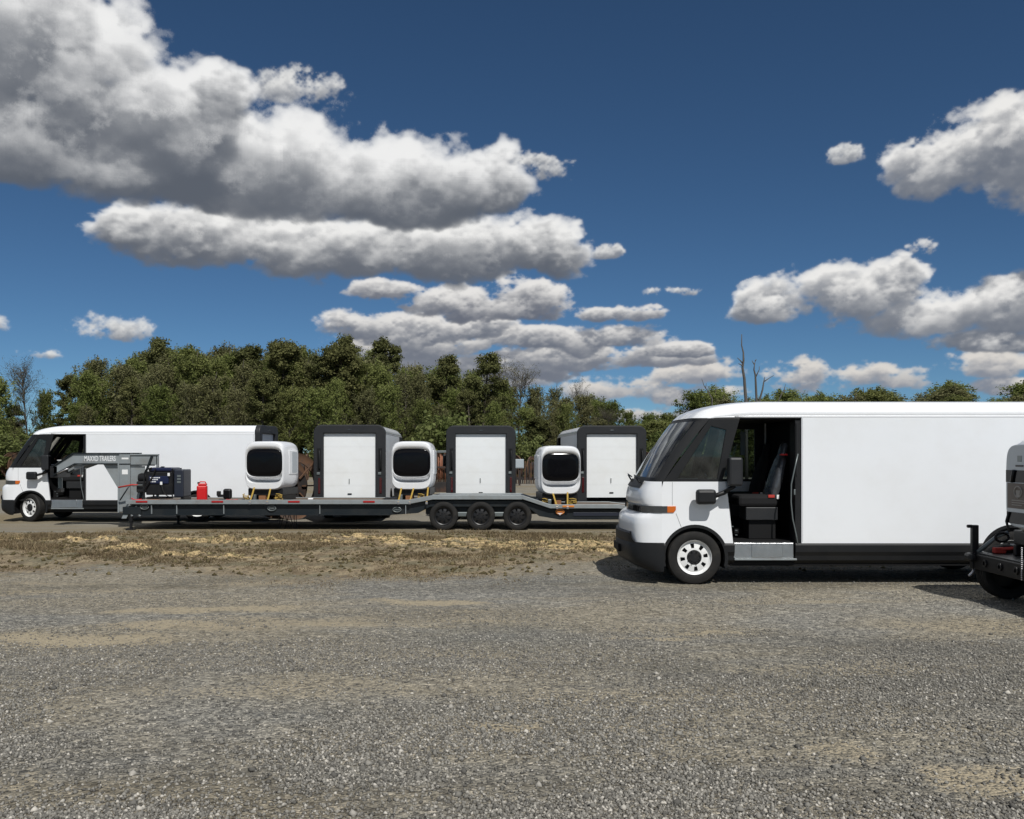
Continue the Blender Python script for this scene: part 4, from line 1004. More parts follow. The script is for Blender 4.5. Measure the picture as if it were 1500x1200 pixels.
# ------------------------------------------------------------------ long gooseneck trailer
TY = 23.32           # near side of the trailer
TW = 2.44
def tx(px, y=TY): return (px - 750) / FPX * y
T = thing('gooseneck_trailer', (tx(300), TY, 0), 0, 'long grey gooseneck trailer with low deck and three black wheels, carrying strapped pods', 'trailer')
TO = Vector((tx(300), TY, 0))
def TX(px, y=TY): return tx(px, y) - TO.x
DL = 0.055
Z1, Z2, Z3 = 0.785, 0.905, 0.665      # front deck, raised deck over the wheels, rear deck
xa, xb, xc, xd, xe, xg = TX(184), TX(598), TX(634), TX(765), TX(806), TX(958)
def rail(ptsx, name, m, h, drop, y0, y1):
    top_ = [(x, z - drop) for x, z in ptsx]; bot_ = [(x, z - drop - h) for x, z in ptsx[::-1]]
    return MB().prism(top_ + bot_, y0, y1).obj(name, m, T, bevel=0.006)
line = [(xa, Z1), (xb, Z1), (xc, Z2), (xd, Z2), (xe, Z3), (TX(905), Z3), (xg, Z3 - 0.10)]
rail(line[:4], 'side_rail', 'galvanised', 0.112, 0.0, 0.0, 0.06)
rail(line[3:], 'side_rail', 'galvanised', 0.10, 0.0, 0.001, 0.061)
rail(line, 'side_rail', 'galvanised', 0.07, DL, TW - 0.06, TW)
# main beams below the deck
for y0 in (0.10, TW - 0.22):
    MB().prism([(TX(190), Z1 - 0.10), (xb, Z1 - 0.10), (xc, Z2 - 0.14), (xd, Z2 - 0.14), (xe, Z3 - 0.11), (TX(935), Z3 - 0.14), (TX(935), 0.29), (TX(820), 0.27), (TX(790), 0.36), (TX(772), 0.60), (TX(630), 0.60), (TX(612), 0.44), (TX(590), 0.41), (TX(575), 0.395), (TX(205), 0.395), (TX(190), 0.47)], y0, y0 + 0.10).obj('main_beam', 'beam_dark', T, bevel=0.01)
    yo = y0 - 0.05
    MB().box(TX(207), TX(572), yo, yo + 0.20, 0.385, 0.41).obj('beam_flange', 'galvanised' if False else 'beam_dark', T)
# cross members, also outriggers seen under the rail
for k in range(22):
    x = xa + 0.15 + k * (xb - xa - 0.3) / 21
    bxo('cross_member', 'beam_dark', T, x - 0.03, x + 0.03, 0.07, TW - 0.07, Z1 - 0.175, Z1 - DL - 0.042, 0)
for px_ in (221, 258, 327, 468, 594):
    bxo('side_bracket', 'galvanised', T, TX(px_) - 0.008, TX(px_) + 0.008, 0.03, 0.098, 0.42, Z1 - 0.136, 0)
# deck planks run along the deck
npk = 12
pw = (TW - 0.14) / npk
for sx0, sx1, z in ((xa + 0.03, xb - 0.01, Z1), (xc + 0.01, xd - 0.01, Z2), (xe + 0.01, TX(905), Z3)):
    for k in range(npk):
        y0 = 0.07 + k * pw
        bxo('plank', 'plank_wood' if z != Z2 else 'galvanised', T, sx0, sx1, y0 + 0.004, y0 + pw - 0.004, z - DL - 0.04, z - DL - 0.012 + 0.006 * rnd.random(), 0)
for (x0, z0, x1, z1) in ((xb, Z1, xc, Z2), (xd, Z2, xe, Z3)):
    MB().prism([(x0, z0 - DL - 0.01), (x1, z1 - DL - 0.01), (x1, z1 - DL - 0.05), (x0, z0 - DL - 0.05)], 0.07, TW - 0.07).obj('deck_ramp', 'beam_dark', T)
MB().prism([(TX(905), Z3 - DL - 0.012), (xg, Z3 - DL - 0.112), (xg, Z3 - DL - 0.15), (TX(905), Z3 - DL - 0.05)], 0.07, TW - 0.07).obj('deck_ramp', 'plank_wood', T)
# fender liner above the wheels, axles, wheels
bxo('wheel_tub', 'beam_dark', T, TX(622), TX(786), 0.30, 0.36, 0.40, Z2 - 0.05, 0)
for px_ in (649.5, 704, 758):
    x = TX(px_)
    MB().tube([(x, 0.16, 0.363), (x, TW - 0.16, 0.363)], 0.05, 10).obj('axle', 'steel_black', T, smooth=True)
    for y, o in ((0.13, -1), (TW - 0.13, 1)):
        make_wheel(T, x, y, 0.368, o, 'rim_black')
for px_ in (677, 731):
    bxo('spring_hanger', 'badge_grey', T, TX(px_) - 0.13, TX(px_) + 0.13, 0.16, 0.24, 0.34, 0.46, 0.02)
bxo('beam_plate', 'navy_plastic', T, TX(840), TX(925), 0.085, 0.099, 0.36, 0.46, 0.01)
# lights and badges on the rail
for px_, m_ in ((207.5, 'red_reflector'), (318.5, 'red_reflector'), (430.5, 'red_reflector'), (540.5, 'red_reflector'), (832.5, 'orange_reflector')):
    z = Z3 if px_ > 800 else Z1
    bxo('reflector', m_, T, TX(px_) - 0.15, TX(px_) + 0.15, -0.014, 0.002, z - 0.070, z - 0.025, 0.004)
for px_, py_, m_ in ((210, 743, 'badge_grey'), (397, 745, 'badge_grey'), (581, 747, 'badge_grey'), (820.5, 750, 'orange_reflector')):
    z = 2 - (py_ - HOR) / FPX * (TY - 0.02); x = TX(px_)
    bd = MB().tube([(x + 0.105 * math.cos(2 * PI * k / 20), 0.07, z + 0.062 * math.sin(2 * PI * k / 20)) for k in range(21)], 0.013, 6)
    bd = bd.obj('badge', m_, T, smooth=True)
    MB().prism([(x + 0.10 * math.cos(2 * PI * k / 20), z + 0.055 * math.sin(2 * PI * k / 20)) for k in range(20)], 0.068, 0.098).obj('badge_face', 'beam_dark' if px_ != 820.5 else 'wood_block', bd)
    for kx in (-0.05, -0.015, 0.02, 0.055):
        bxo('badge_mark', m_, bd, x + kx - 0.012, x + kx + 0.012, 0.062, 0.070, z - 0.018, z + 0.02, 0)
MB().prism([(TX(816), 0.44), (TX(825), 0.44), (TX(820.5), 0.385)], 0.06, 0.09).obj('tag_plate', 'letter_white', T)
# gooseneck
NY0, NY1 = 0.86, 1.58      # two neck beams, near and far
yn = TY + NY0
def NX(px): return (px - 750) / FPX * yn - TO.x
def NZ(py): return 2 - (py - HOR) / FPX * yn
for y0 in (NY0, NY1 - 0.12):
    nb_ = MB().prism([(NX(191), NZ(665)), (NX(108), NZ(665)), (NX(78.5), NZ(684)), (NX(78.5), NZ(695)), (NX(109), NZ(679)), (NX(191), NZ(679))], y0, y0 + 0.12).obj('neck_beam', 'galvanised', T, bevel=0.008)
    MB().prism([(NX(191), NZ(663.4)), (NX(107.5), NZ(663.4)), (NX(78), NZ(682.6)), (NX(78), NZ(684.0)), (NX(108), NZ(664.9)), (NX(191), NZ(664.9))], y0 - 0.04, y0 + 0.16).obj('neck_flange', 'beam_dark', nb_)
    MB().prism([(NX(191), NZ(679.1)), (NX(109), NZ(679.1)), (NX(79), NZ(695.2)), (NX(79), NZ(696.6)), (NX(110), NZ(680.6)), (NX(191), NZ(680.6))], y0 - 0.04, y0 + 0.16).obj('neck_flange', 'beam_dark', nb_)
    MB().prism([(NX(150), NZ(679.6)), (NX(174.5), NZ(679.6)), (NX(174.5), NZ(720))], y0 + 0.04, y0 + 0.06).obj('gusset', 'galvanised', nb_)
    MB().prism([(NX(107), NZ(681)), (NX(127), NZ(681)), (NX(108), NZ(688))], y0 + 0.04, y0 + 0.07).obj('gusset', 'galvanised', nb_)
    if y0 == NY0:
        text_mesh('MAXXD TRAILERS', 0.20, 'lettering', 'letter_white', nb_, ((NX(121) + NX(172)) / 2, y0 - 0.003, NZ(672.3)), (R(90), 0, 0), sx=0.52)
    pst = bxo('neck_post', 'galvanised', T, NX(175), NX(191), y0 - 0.03, y0 + 0.15, 0.42, NZ(664.9) - 0.001, 0.01)
    bxo('post_edge', 'galvanised', pst, NX(174.5) - 0.02, NX(174.5) + 0.02, y0 - 0.05, y0 + 0.16, 0.40, NZ(679), 0.004)
    if y0 == NY0:
        bxo('notice', 'white_tag', pst, NX(179.5), NX(188), y0 - 0.036, y0 - 0.03, NZ(695), NZ(688), 0)
        bxo('notice', 'white_tag', pst, NX(179), NX(189), y0 - 0.036, y0 - 0.03, NZ(673), NZ(670.5), 0)
# headboard across the deck front
hb = bxo('headboard', 'galvanised', T, NX(191.5), NX(231), NY0 - 0.02, NY0 + 0.05, NZ(681), NZ(667), 0.01)
bxo('headboard_rail', 'galvanised', hb, NX(191.5), NX(232), NY0 - 0.05, NY0 + 0.08, NZ(667), NZ(665.3), 0.006)
bxo('headboard_rail', 'beam_dark', hb, NX(191.5), NX(226), NY0 - 0.04, NY0 + 0.06, NZ(682.4), NZ(681), 0.004)
bxo('headboard_post', 'galvanised', hb, NX(229), NX(232), NY0 - 0.02, NY0 + 0.06, Z1 - DL - 0.01, NZ(667), 0.006)
MB().tube([(NX(224), NY0 - 0.06, NZ(668)), (NX(213), NY0 - 0.06, NZ(697)), (NX(206), NY0 - 0.06, Z1 - DL)], 0.035, 4).obj('brace', 'beam_dark', hb)
bxo('headboard_plate', 'galvanised', hb, NX(191.5), NX(212), NY0 + 0.0, NY0 + 0.03, Z1 - DL - 0.01, NZ(683), 0.004)
# neck foot and front jacks
for y0 in (0.08, TW - 0.14):
    ft = MB().prism([(TX(176), 0.30), (TX(183), 0.30), (TX(192), 0.62), (TX(184), 0.62)], y0, y0 + 0.08).obj('foot_brace', 'galvanised', T)
MB().tube([(TX(186), 0.09, 0.62), (TX(191.5), 0.09, 0.36)], 0.03, 6).obj('foot_brace', 'galvanised', T)
MB().tube([(TX(197), 0.09, 0.62), (TX(203), 0.09, 0.36)], 0.03, 6).obj('foot_brace', 'galvanised', T)
bxo('front_beam', 'beam_dark', T, TX(178), TX(205), 0.06, TW - 0.06, 0.40, 0.60, 0.01)
for px_, y0, zb_ in ((189, 0.06, 0.02), (220, 1.9, 0.02)):
    jk = MB().tube([(TX(px_), y0 + 0.06, 0.62), (TX(px_), y0 + 0.06, 0.22)], 0.055, 10).tube([(TX(px_), y0 + 0.06, 0.24), (TX(px_), y0 + 0.06, 0.03)], 0.038, 10).obj('jack_leg', 'steel_black', T, smooth=True, angle=40)
    bxo('jack_foot', 'steel_black', jk, TX(px_) - 0.10, TX(px_) + 0.10, y0 - 0.04, y0 + 0.16, 0.0, 0.03, 0.005)
# coupler at the neck tip
cp = MB().tube([(NX(78.5), (NY0 + NY1) / 2, NZ(675)), (NX(78.5), (NY0 + NY1) / 2, NZ(717))], 0.055, 12)
cp = cp.obj('coupler', 'badge_grey', T, smooth=True, angle=40)
bxo('coupler_cap', 'white_tag', cp, NX(78.5) - 0.06, NX(78.5) + 0.06, (NY0 + NY1) / 2 - 0.06, (NY0 + NY1) / 2 + 0.06, NZ(675), NZ(674), 0.004)
bxo('coupler_plate', 'steel_black', cp, NX(73), NX(84), NY0, NY1, NZ(700), NZ(683), 0.01)
bxo('coupler_socket', 'steel_black', cp, NX(75.5), NX(82), (NY0 + NY1) / 2 - 0.09, (NY0 + NY1) / 2 + 0.09, NZ(722), NZ(716), 0.01)
MB().tube([(NX(84), NY0 - 0.02, NZ(694)), (NX(92), NY0 - 0.03, NZ(690)), (NX(101), NY0 - 0.02, NZ(686))], 0.02, 6).obj('safety_chain', 'chain', T, smooth=True)

# folded rod stand under the deck
stn = thing('rod_stand', (tx(414), TY + 0.5, 0), 0, 'thin black rod stand with zigzag bars standing under the trailer deck', 'stand')
for a_, b_ in ((403, 403), (403, 410), (410, 417), (417, 410), (424, 417), (424, 424), (427, 427)):
    xa_, xb_ = [(q_ - 414) / FPX * (TY + 0.5) for q_ in (a_, b_)]
    MB().tube([(xa_, 0, 0.0), (xb_, 0, 0.40)], 0.010, 5).obj('rod', 'steel_black', stn)
MB().tube([(-0.22, 0, 0.39), (0.26, 0, 0.39)], 0.012, 5).obj('rod', 'steel_black', stn)

# ------------------------------------------------------------------ pods and their straps
PG = 'white pods strapped to the long trailer'
def place_pod(src, pxc, yf, zdeck, yaw, label):
    x = (pxc - 750) / FPX * yf
    src.location = (x, yf, zdeck); src.rotation_euler = (0, 0, yaw); tag(src, label, 'pod', PG); return src
pod = make_pod()
place_pod(pod, 386.5, TY + 0.55, Z1 - DL - 0.009, R(-7), 'white rounded pod with black visor strapped beside the rusty reel')
pod2 = place_pod(copy_tree(pod), 602.5, TY + 0.55, Z1 - DL - 0.009, R(-1.5), 'white rounded pod with black visor strapped just before the trailer wheels')
pod3 = place_pod(copy_tree(pod), 821.5, TY + 0.50, Z3 - DL - 0.009, R(7), 'white rounded pod with black visor strapped on the low rear deck')
def pod_straps(pxs, yf, zd, pz, label):
    s = thing('tie_down_strap', ((pxs[0][0] - 750) / FPX * yf, yf, zd), 0, label, 'strap', 'yellow tie-down straps on the trailer')
    o = Vector(s.location)
    for i, (pt, pb) in enumerate(pxs):
        xt = (pt - 750) / FPX * (yf) ; xb_ = (pb - 750) / FPX * TY
        strap([Vector((xt, yf - 0.0 + 0.03, zd + 0.33)) - o, Vector((xt + (xb_ - xt) * 0.5, yf - 0.25, zd + 0.15)) - o, Vector((xb_, TY - 0.012, zd - 0.02)) - o], 0.04, 'strap_yellow', s, 'webbing')
        bxo('hook', 'chain', s, xb_ - 0.03 - o.x, xb_ + 0.03 - o.x, TY - 0.022 - o.y, TY - 0.006 - o.y, zd - 0.085 - o.z, zd - 0.02 - o.z, 0.005)
    for i, (gx, w_) in enumerate(pz):
        x = (gx - 750) / FPX * (yf - 0.2)
        g = MB()
        for k in range(5):
            t0 = rnd.random() * 6
            g.tube([Vector((x + w_ * (0.75 * math.cos(t0 + j * 1.1)), yf - 0.25 + 0.05 * math.sin(t0 * 2 + j), zd + 0.05 + 0.045 * (k % 3) + 0.03 * math.sin(j + t0))) - o for j in range(5)], 0.015, 5)
        g.obj('strap_bundle', 'strap_yellow', s)
    return s
pod_straps([(372, 366), (396, 391.5)], TY + 0.55, Z1 - 0.03, [(361, 0.09), (409, 0.13)], 'yellow straps tying down the pod beside the rusty reel')
pod_straps([(588, 583.5), (606, 600), (627, 625)], TY + 0.55, Z1 - 0.03, [(617, 0.12)], 'yellow straps tying down the pod before the trailer wheels')
pod_straps([(809.5, 816), (831.5, 831.5)], TY + 0.50, Z3 - 0.03, [(798, 0.09), (839, 0.13)], 'yellow straps tying down the pod on the low rear deck')

# ------------------------------------------------------------------ things on the deck
GYY = TY + 0.45
def gx(px): return (px - 750) / FPX * GYY
gen_ = thing('generator', (gx(237), GYY, Z1 - DL - 0.006), 0, 'black portable generator with blue panel and tube frame on the trailer deck', 'generator')
def gl(px): return gx(px) - gx(237)
bxo('engine_block', 'steel_black', gen_, gl(212), gl(251), 0.06, 0.60, 0.16, 0.78, 0.03)
tk = bxo('fuel_tank', 'engine_blue', gen_, gl(216), gl(252), 0.04, 0.62, 0.78, 0.88, 0.03)
bxo('fuel_cap', 'steel_black', tk, gl(231), gl(235), 0.2, 0.3, 0.88, 0.91, 0.01)
sp_ = bxo('side_panel', 'engine_blue', gen_, gl(217), gl(246), 0.035, 0.058, 0.46, 0.66, 0.01)
for r_, (z_, w_) in enumerate(((0.615, 5), (0.565, 4), (0.51, 3))):
    for k in range(w_):
        bxo('panel_print', 'letter_white', sp_, gl(219) + k * 0.055, gl(219) + k * 0.055 + 0.04, 0.031, 0.036, z_ - 0.012, z_ + 0.014, 0)
cpn = bxo('control_panel', 'navy_plastic', gen_, gl(254), gl(268), 0.02, 0.62, 0.10, 0.83, 0.03)
for z_ in (0.66, 0.58, 0.50): bxo('outlet_cover', 'badge_grey', cpn, gl(259), gl(264.5), 0.012, 0.022, z_ - 0.025, z_ + 0.025, 0.004)
frm = MB()
for y in (0.02, 0.64):
    frm.tube([(gl(211), y, 0.08), (gl(211), y, 0.72), (gl(214), y, 0.84), (gl(222), y, 0.87)], 0.022, 7)
    frm.tube([(gl(211), y, 0.08), (gl(252), y, 0.08), (gl(252), y, 0.86)], 0.022, 7)
frm.tube([(gl(211), 0.0, 0.3), (gl(222), 0.0, 0.60), (gl(228), 0.0, 0.85)], 0.018, 6)
frm.obj('tube_frame', 'steel_black', gen_, smooth=True, angle=50)
en = MB().lathe([(0, -0.02), (0.11, 0.0), (0.13, 0.05), (0.13, 0.30)], 20, 'x', (gl(196) + 0.02, 0.3, 0.60)).obj('recoil_starter', 'steel_black', gen_, smooth=True, angle=40)
MB().box(gl(197), gl(211), 0.1, 0.5, 0.22, 0.52).obj('muffler', 'rim_black', gen_, bevel=0.03)
MB().tube([(gl(193), 0.05, 0.40), (gl(202), 0.04, 0.42), (gl(208), 0.04, 0.42)], 0.018, 6).obj('pull_handle', 'badge_grey', gen_)
for x in (gl(216), gl(266)):
    bxo('foot', 'steel_black', gen_, x - 0.05, x + 0.05, 0.06, 0.58, 0.0, 0.11, 0.01)
for (a_, z_) in ((247, 0.70), (236, 0.47)): bxo('paper_tag', 'white_tag', gen_, gl(a_) - 0.03, gl(a_) + 0.03, 0.0, 0.006, z_ - 0.04, z_ + 0.04, 0.003)
MB().tube([(gl(236), 0.015, 0.45), (gl(239), -0.02, 0.28), (gl(244), -0.03, 0.16), (gl(250), -0.02, 0.10)], 0.012, 6).obj('power_cord', 'tyre_rubber', gen_, smooth=True)

can = thing('fuel_can', (gx(300), TY + 0.25, Z1 - DL - 0.006), R(12), 'tall red fuel can standing on the trailer deck', 'fuel can')
bd_ = bxo('can_body', 'red_paint', can, -0.13, 0.13, -0.09, 0.09, 0.0, 0.42, 0.035)
bxo('can_top', 'red_paint', can, -0.10, 0.12, -0.07, 0.07, 0.42, 0.475, 0.02)
bxo('can_rib', 'red_paint', bd_, -0.09, 0.09, -0.098, -0.088, 0.06, 0.36, 0.01)
MB().tube([(-0.09, 0, 0.46), (-0.05, 0, 0.515), (0.07, 0, 0.515), (0.10, 0, 0.46)], 0.016, 7).obj('can_handle', 'red_paint', can, smooth=True)
MB().lathe([(0.0, 0.05), (0.03, 0.05), (0.03, 0.0)], 14, 'z', (-0.09, 0, 0.46)).obj('can_cap', 'steel_black', can, smooth=True, angle=40)

wl = thing('winch_box', (gx(331), TY + 0.4, Z1 - DL - 0.006), 0, 'small black square work lamp on a bracket behind the red fuel can', 'lamp')
bxo('lamp_body', 'steel_black', wl, -0.05, 0.16, -0.08, 0.10, 0.06, 0.33, 0.05)
bxo('lamp_glass', 'screen_dark', wl, -0.01, 0.12, -0.088, -0.078, 0.11, 0.28, 0.004)
bxo('bracket', 'steel_black', wl, -0.20, -0.05, -0.03, 0.05, 0.11, 0.18, 0.01)
bxo('bracket', 'steel_black', wl, -0.22, -0.13, -0.05, 0.07, 0.14, 0.27, 0.02)
bxo('lamp_foot', 'steel_black', wl, -0.16, 0.08, -0.06, 0.08, 0.0, 0.062, 0.01)
wl.name = 'work_lamp'

def coil(name, label, px, y, z, r, th, m, cat, turns=3):
    b = MB()
    for k in range(turns):
        b.tube([((r + 0.02 * math.sin(3 * t + k)) * math.cos(t), 0.6 * r * math.sin(t), 0.015 + 0.018 * k + 0.01 * math.sin(2 * t + k)) for t in [2 * PI * j / 18 for j in range(19)]], th, 5, False)
    o = b.obj(name, m, None, smooth=True); o.location = ((px - 750) / FPX * y, y, z); tag(o, label, cat); return o
coil('rope_coil', 'small dark red rope coil lying on the deck right of the work lamp', 339, TY + 0.2, Z1 - DL - 0.006, 0.14, 0.012, 'strap_red', 'rope')
coil('rope_coil', 'brown rope coil lying on the deck before the generator', 251, TY + 0.2, Z1 - DL - 0.006, 0.16, 0.014, 'rust', 'rope')
bd1 = MB().box(-0.30, 0.34, -0.08, 0.08, 0.0, 0.06).obj('wood_board', 'wood_block', None, bevel=0.006); bd1.location = (gx(219), TY + 0.25, Z1 - DL - 0.006); tag(bd1, 'short orange-brown wooden board lying before the generator', 'board')
rb_ = thing('ratchet_binder', (gx(206), TY + 0.12, Z1 - DL - 0.006), R(6), 'red load binder lying on the deck edge below the neck post', 'binder')
MB().tube([(-0.16, 0, 0.03), (0.16, 0, 0.05)], 0.03, 8).obj('binder_body', 'red_paint', rb_, smooth=True)
MB().tube([(0.0, 0, 0.05), (-0.10, -0.01, 0.10)], 0.014, 6).obj('binder_handle', 'red_paint', rb_, smooth=True)
rb2 = thing('ratchet_binder', (gx(190), TY + 0.5, Z1 - DL - 0.006), 0, 'dark red lever bar leaning at the neck post', 'binder')
MB().tube([(-0.32, 0, 0.36), (0.05, 0, 0.43), (0.20, 0, 0.42)], 0.022, 6).obj('binder_body', 'strap_red', rb2, smooth=True)
MB().tube([(-0.02, 0, 0.42), (-0.28, 0, 0.02)], 0.018, 6).obj('binder_handle', 'beam_dark', rb2, smooth=True)
wr = MB().box(-0.07, 0.07, -0.05, 0.05, 0, 0.05).obj('white_rag', 'white_tag', None, bevel=0.02); wr.location = ((455 - 750) / FPX * (TY + 1.2), TY + 1.2, Z1 - DL - 0.008); tag(wr, 'small white rag lying on the deck by the rusty reel', 'rag')

# ------------------------------------------------------------------ second trailer at the right edge, with a pod on it
S = thing('equipment_trailer', (6.36, 12.62, 0), 0, 'black steel trailer end with stake post and tyre before the white van side', 'trailer')
bxo('end_beam', 'steel_black', S, 0.0, 0.10, -2.44, 0.0, 0.40, 0.61, 0.012)
bxo('deck_plate', 'beam_dark', S, 0.02, 5.2, -2.42, -0.02, 0.612, 0.632, 0.004)
for y0 in (-2.44, -0.10): bxo('side_beam', 'steel_black', S, 0.10, 5.2, y0, y0 + 0.10, 0.42, 0.61, 0.01)
for y0 in (-0.42, -0.80, -1.18, -1.60, -2.0):
    MB().lathe([(0.055, 0.0), (0.055, -0.02), (0.03, -0.022), (0.03, 0.01)], 6, 'x', (0.0, y0, 0.51)).obj('stake_pocket', 'rim_black', S)
pst = bxo('stake_post', 'steel_black', S, -0.02, 0.07, -0.12, -0.05, 0.40, 1.00, 0.008)
bxo('post_hook', 'steel_black', pst, -0.08, 0.0, -0.11, -0.06, 0.96, 1.005, 0.015)
bxo('hinge', 'steel_black', S, -0.10, 0.02, -0.20, -0.02, 0.50, 0.62, 0.04)
MB().tube([(-0.06, -0.1, 0.30), (0.0, -0.08, 0.34), (0.05, -0.1, 0.45)], 0.02, 6).obj('tow_eye', 'chain', S, smooth=True)
MB().tube([(0.05, -0.12, 0.63), (0.30, -0.14, 0.84), (0.45, -0.15, 0.90)], 0.03, 7).obj('strut', 'badge_grey', S, smooth=True)
MB().tube([(0.36 + 0.09 * math.cos(2 * PI * k / 20), -0.17, 0.84 + 0.06 * math.sin(2 * PI * k / 20)) for k in range(21)], 0.02, 6, False).obj('strut_ring', 'steel_black', S, smooth=True)
for x in (0.42, 1.28):
    MB().tube([(x, -0.15, 0.37), (x, -2.3, 0.37)], 0.05, 10).obj('axle', 'steel_black', S, smooth=True)
    make_wheel(S, x, -0.16, 0.37, 1, 'rim_black'); make_wheel(S, x, -2.28, 0.37, -1, 'rim_black')
pod4 = make_pod(True)
pod4.rotation_euler = (0, 0, R(90)); pod4.location = (6.60 + 1.32, 11.66, 0.634)
tag(pod4, 'grey-white pod with crest poster and dark windows on the black trailer', 'pod')
ch_ = MB()
for k in range(16):
    ch_.lathe([(0.004, -0.012), (0.014, 0.0), (0.004, 0.012)], 8, 'z', (0, 0, 0.018 + k * 0.026))
cho = ch_.obj('chain', 'chain', None, smooth=True); cho.location = (6.345, 11.30, 0.40); tag(cho, 'thin silver chain hanging from the pod over the trailer end', 'chain')
rsb = thing('tie_down_strap', (6.8, 12.3, 0.635), 0, 'red tie-down strap and ratchet lying on the black trailer deck', 'strap')
MB().tube([(-0.25, 0.0, 0.05), (0.1, -0.1, 0.09), (0.35, -0.3, 0.17)], 0.025, 6).obj('webbing', 'strap_red', rsb, smooth=True)
bxo('ratchet', 'strap_red', rsb, -0.28, -0.12, -0.04, 0.04, 0.0, 0.08, 0.015)
MB().tube([(-0.05, -0.2, 0.0), (0.05, -0.35, 0.10), (0.2, -0.45, 0.03)], 0.02, 6).obj('webbing', 'strap_yellow', rsb, smooth=True)

# ------------------------------------------------------------------ rusty cable reels
def make_reel():
    r = thing('cable_reel')
    for s in (-0.42, 0.42):
        f = MB().lathe([(0.74, s - 0.03), (0.94, s - 0.03), (1.0, s - 0.06), (1.0, s + 0.06), (0.94, s + 0.03), (0.74, s + 0.03), (0.74, s - 0.03)], 36, 'x', (0, 0, 1.0)).obj('flange', 'rust', r, smooth=True, angle=35)
        for k in range(8):
            a = 2 * PI * k / 8
            MB().tube([(s * 1.06, 0.3 * math.cos(a), 1 + 0.3 * math.sin(a)), (s * 1.06, 0.95 * math.cos(a), 1 + 0.95 * math.sin(a))], 0.03, 4).obj('spoke', 'rust', f)
    MB().lathe([(0.05, -0.40), (0.52, -0.40), (0.52, 0.40), (0.05, 0.40)], 24, 'x', (0, 0, 1.0)).obj('core', 'rust_dark', r, smooth=True, angle=40)
    MB().lathe([(0.10, -0.55), (0.10, 0.55)], 12, 'x', (0, 0, 1.0)).obj('axle_tube', 'rust_dark', r, smooth=True)
    return r
reel = make_reel()
yr_ = 27.3
reel.location = ((418 - 750) / FPX * yr_, yr_, 0.0); reel.rotation_euler = (0, 0, R(-45))
tag(reel, 'big rusty steel reel on edge behind the pod at the trailer middle', 'cable reel', 'rusty reels in the yard')
bg_x = [-40.5 + 1.32 * k for k in range(8)] + [-20.0, -18.4, -16.7, -15.2, -7.6, -6.2, -4.9, -1.2, 0.2, 1.6, 3.0, 8.4, 9.8]
rr = random.Random(3)
for i, x in enumerate(bg_x):
    o = copy_tree(reel); k = 0.85 + 0.2 * rr.random()
    o.scale = (k, k, k); o.location = (x + rr.uniform(-.3, .3), 66 + rr.uniform(-1.5, 2.5), 0); o.rotation_euler = (0, 0, R(rr.uniform(-38, 38)))
    o['label'] = 'old rusty steel reel in the row before the wood'
    o['group'] = 'reels in a row before the wood'
# a bundle of copper-coloured pipes on end and dark posts seen between the vans
pb = thing('pipe_rack', ((646 - 750) / FPX * 46, 46, 0), 0, 'rack of upright reddish pipes behind the trailer between two vans', 'pipes')
for k in range(14):
    MB().tube([(-0.55 + 0.085 * k, 0.05 * (k % 3), 0.5), (-0.55 + 0.085 * k + rr.uniform(-.03, .03), 0.05 * (k % 3), 1.95 + rr.uniform(-.1, .06))], 0.036, 7).obj('pipe', 'rust_copper' if k % 4 else 'rust', pb, smooth=True)
bxo('rack_base', 'rust_dark', pb, -0.75, 0.75, -0.2, 0.4, 0.0, 0.5, 0.02); bxo('rack_rail', 'rust_dark', pb, -0.7, 0.7, -0.12, -0.06, 1.2, 1.3, 0.01)
bxo('rack_cover', 'badge_grey', pb, -0.2, 0.75, -0.1, 0.3, 1.98, 2.10, 0.02)
pb2 = thing('post_pile', ((772 - 750) / FPX * 58, 58, 0), 0, 'row of dark upright posts standing beyond the trailer wheels', 'posts')
for k in range(15):
    x = -0.95 + 0.135 * k
    MB().tube([(x, 0.1 * (k % 2), 0.0), (x + rr.uniform(-.05, .05), 0.1 * (k % 2), 1.35 + rr.uniform(-.3, .25))], 0.045, 6).obj('post', 'rust_dark' if k % 3 else 'rust', pb2)
bxo('cross_bar', 'rust_dark', pb2, -1.0, 1.0, 0.04, 0.10, 0.25, 0.40, 0)
cb = thing('cabinet', ((761 - 750) / FPX * 55, 55, 0), 0, 'small pale grey cabinet on a post beyond the trailer wheels', 'cabinet')
bxo('cabinet_box', 'panel_grey', cb, -0.26, 0.26, -0.15, 0.15, 1.05, 1.60, 0.02); bxo('cabinet_door', 'panel_grey', cb, -0.22, 0.22, -0.165, -0.15, 1.10, 1.55, 0.01); bxo('cabinet_post', 'rust_dark', cb, -0.06, 0.06, -0.05, 0.05, 0.0, 1.05, 0)

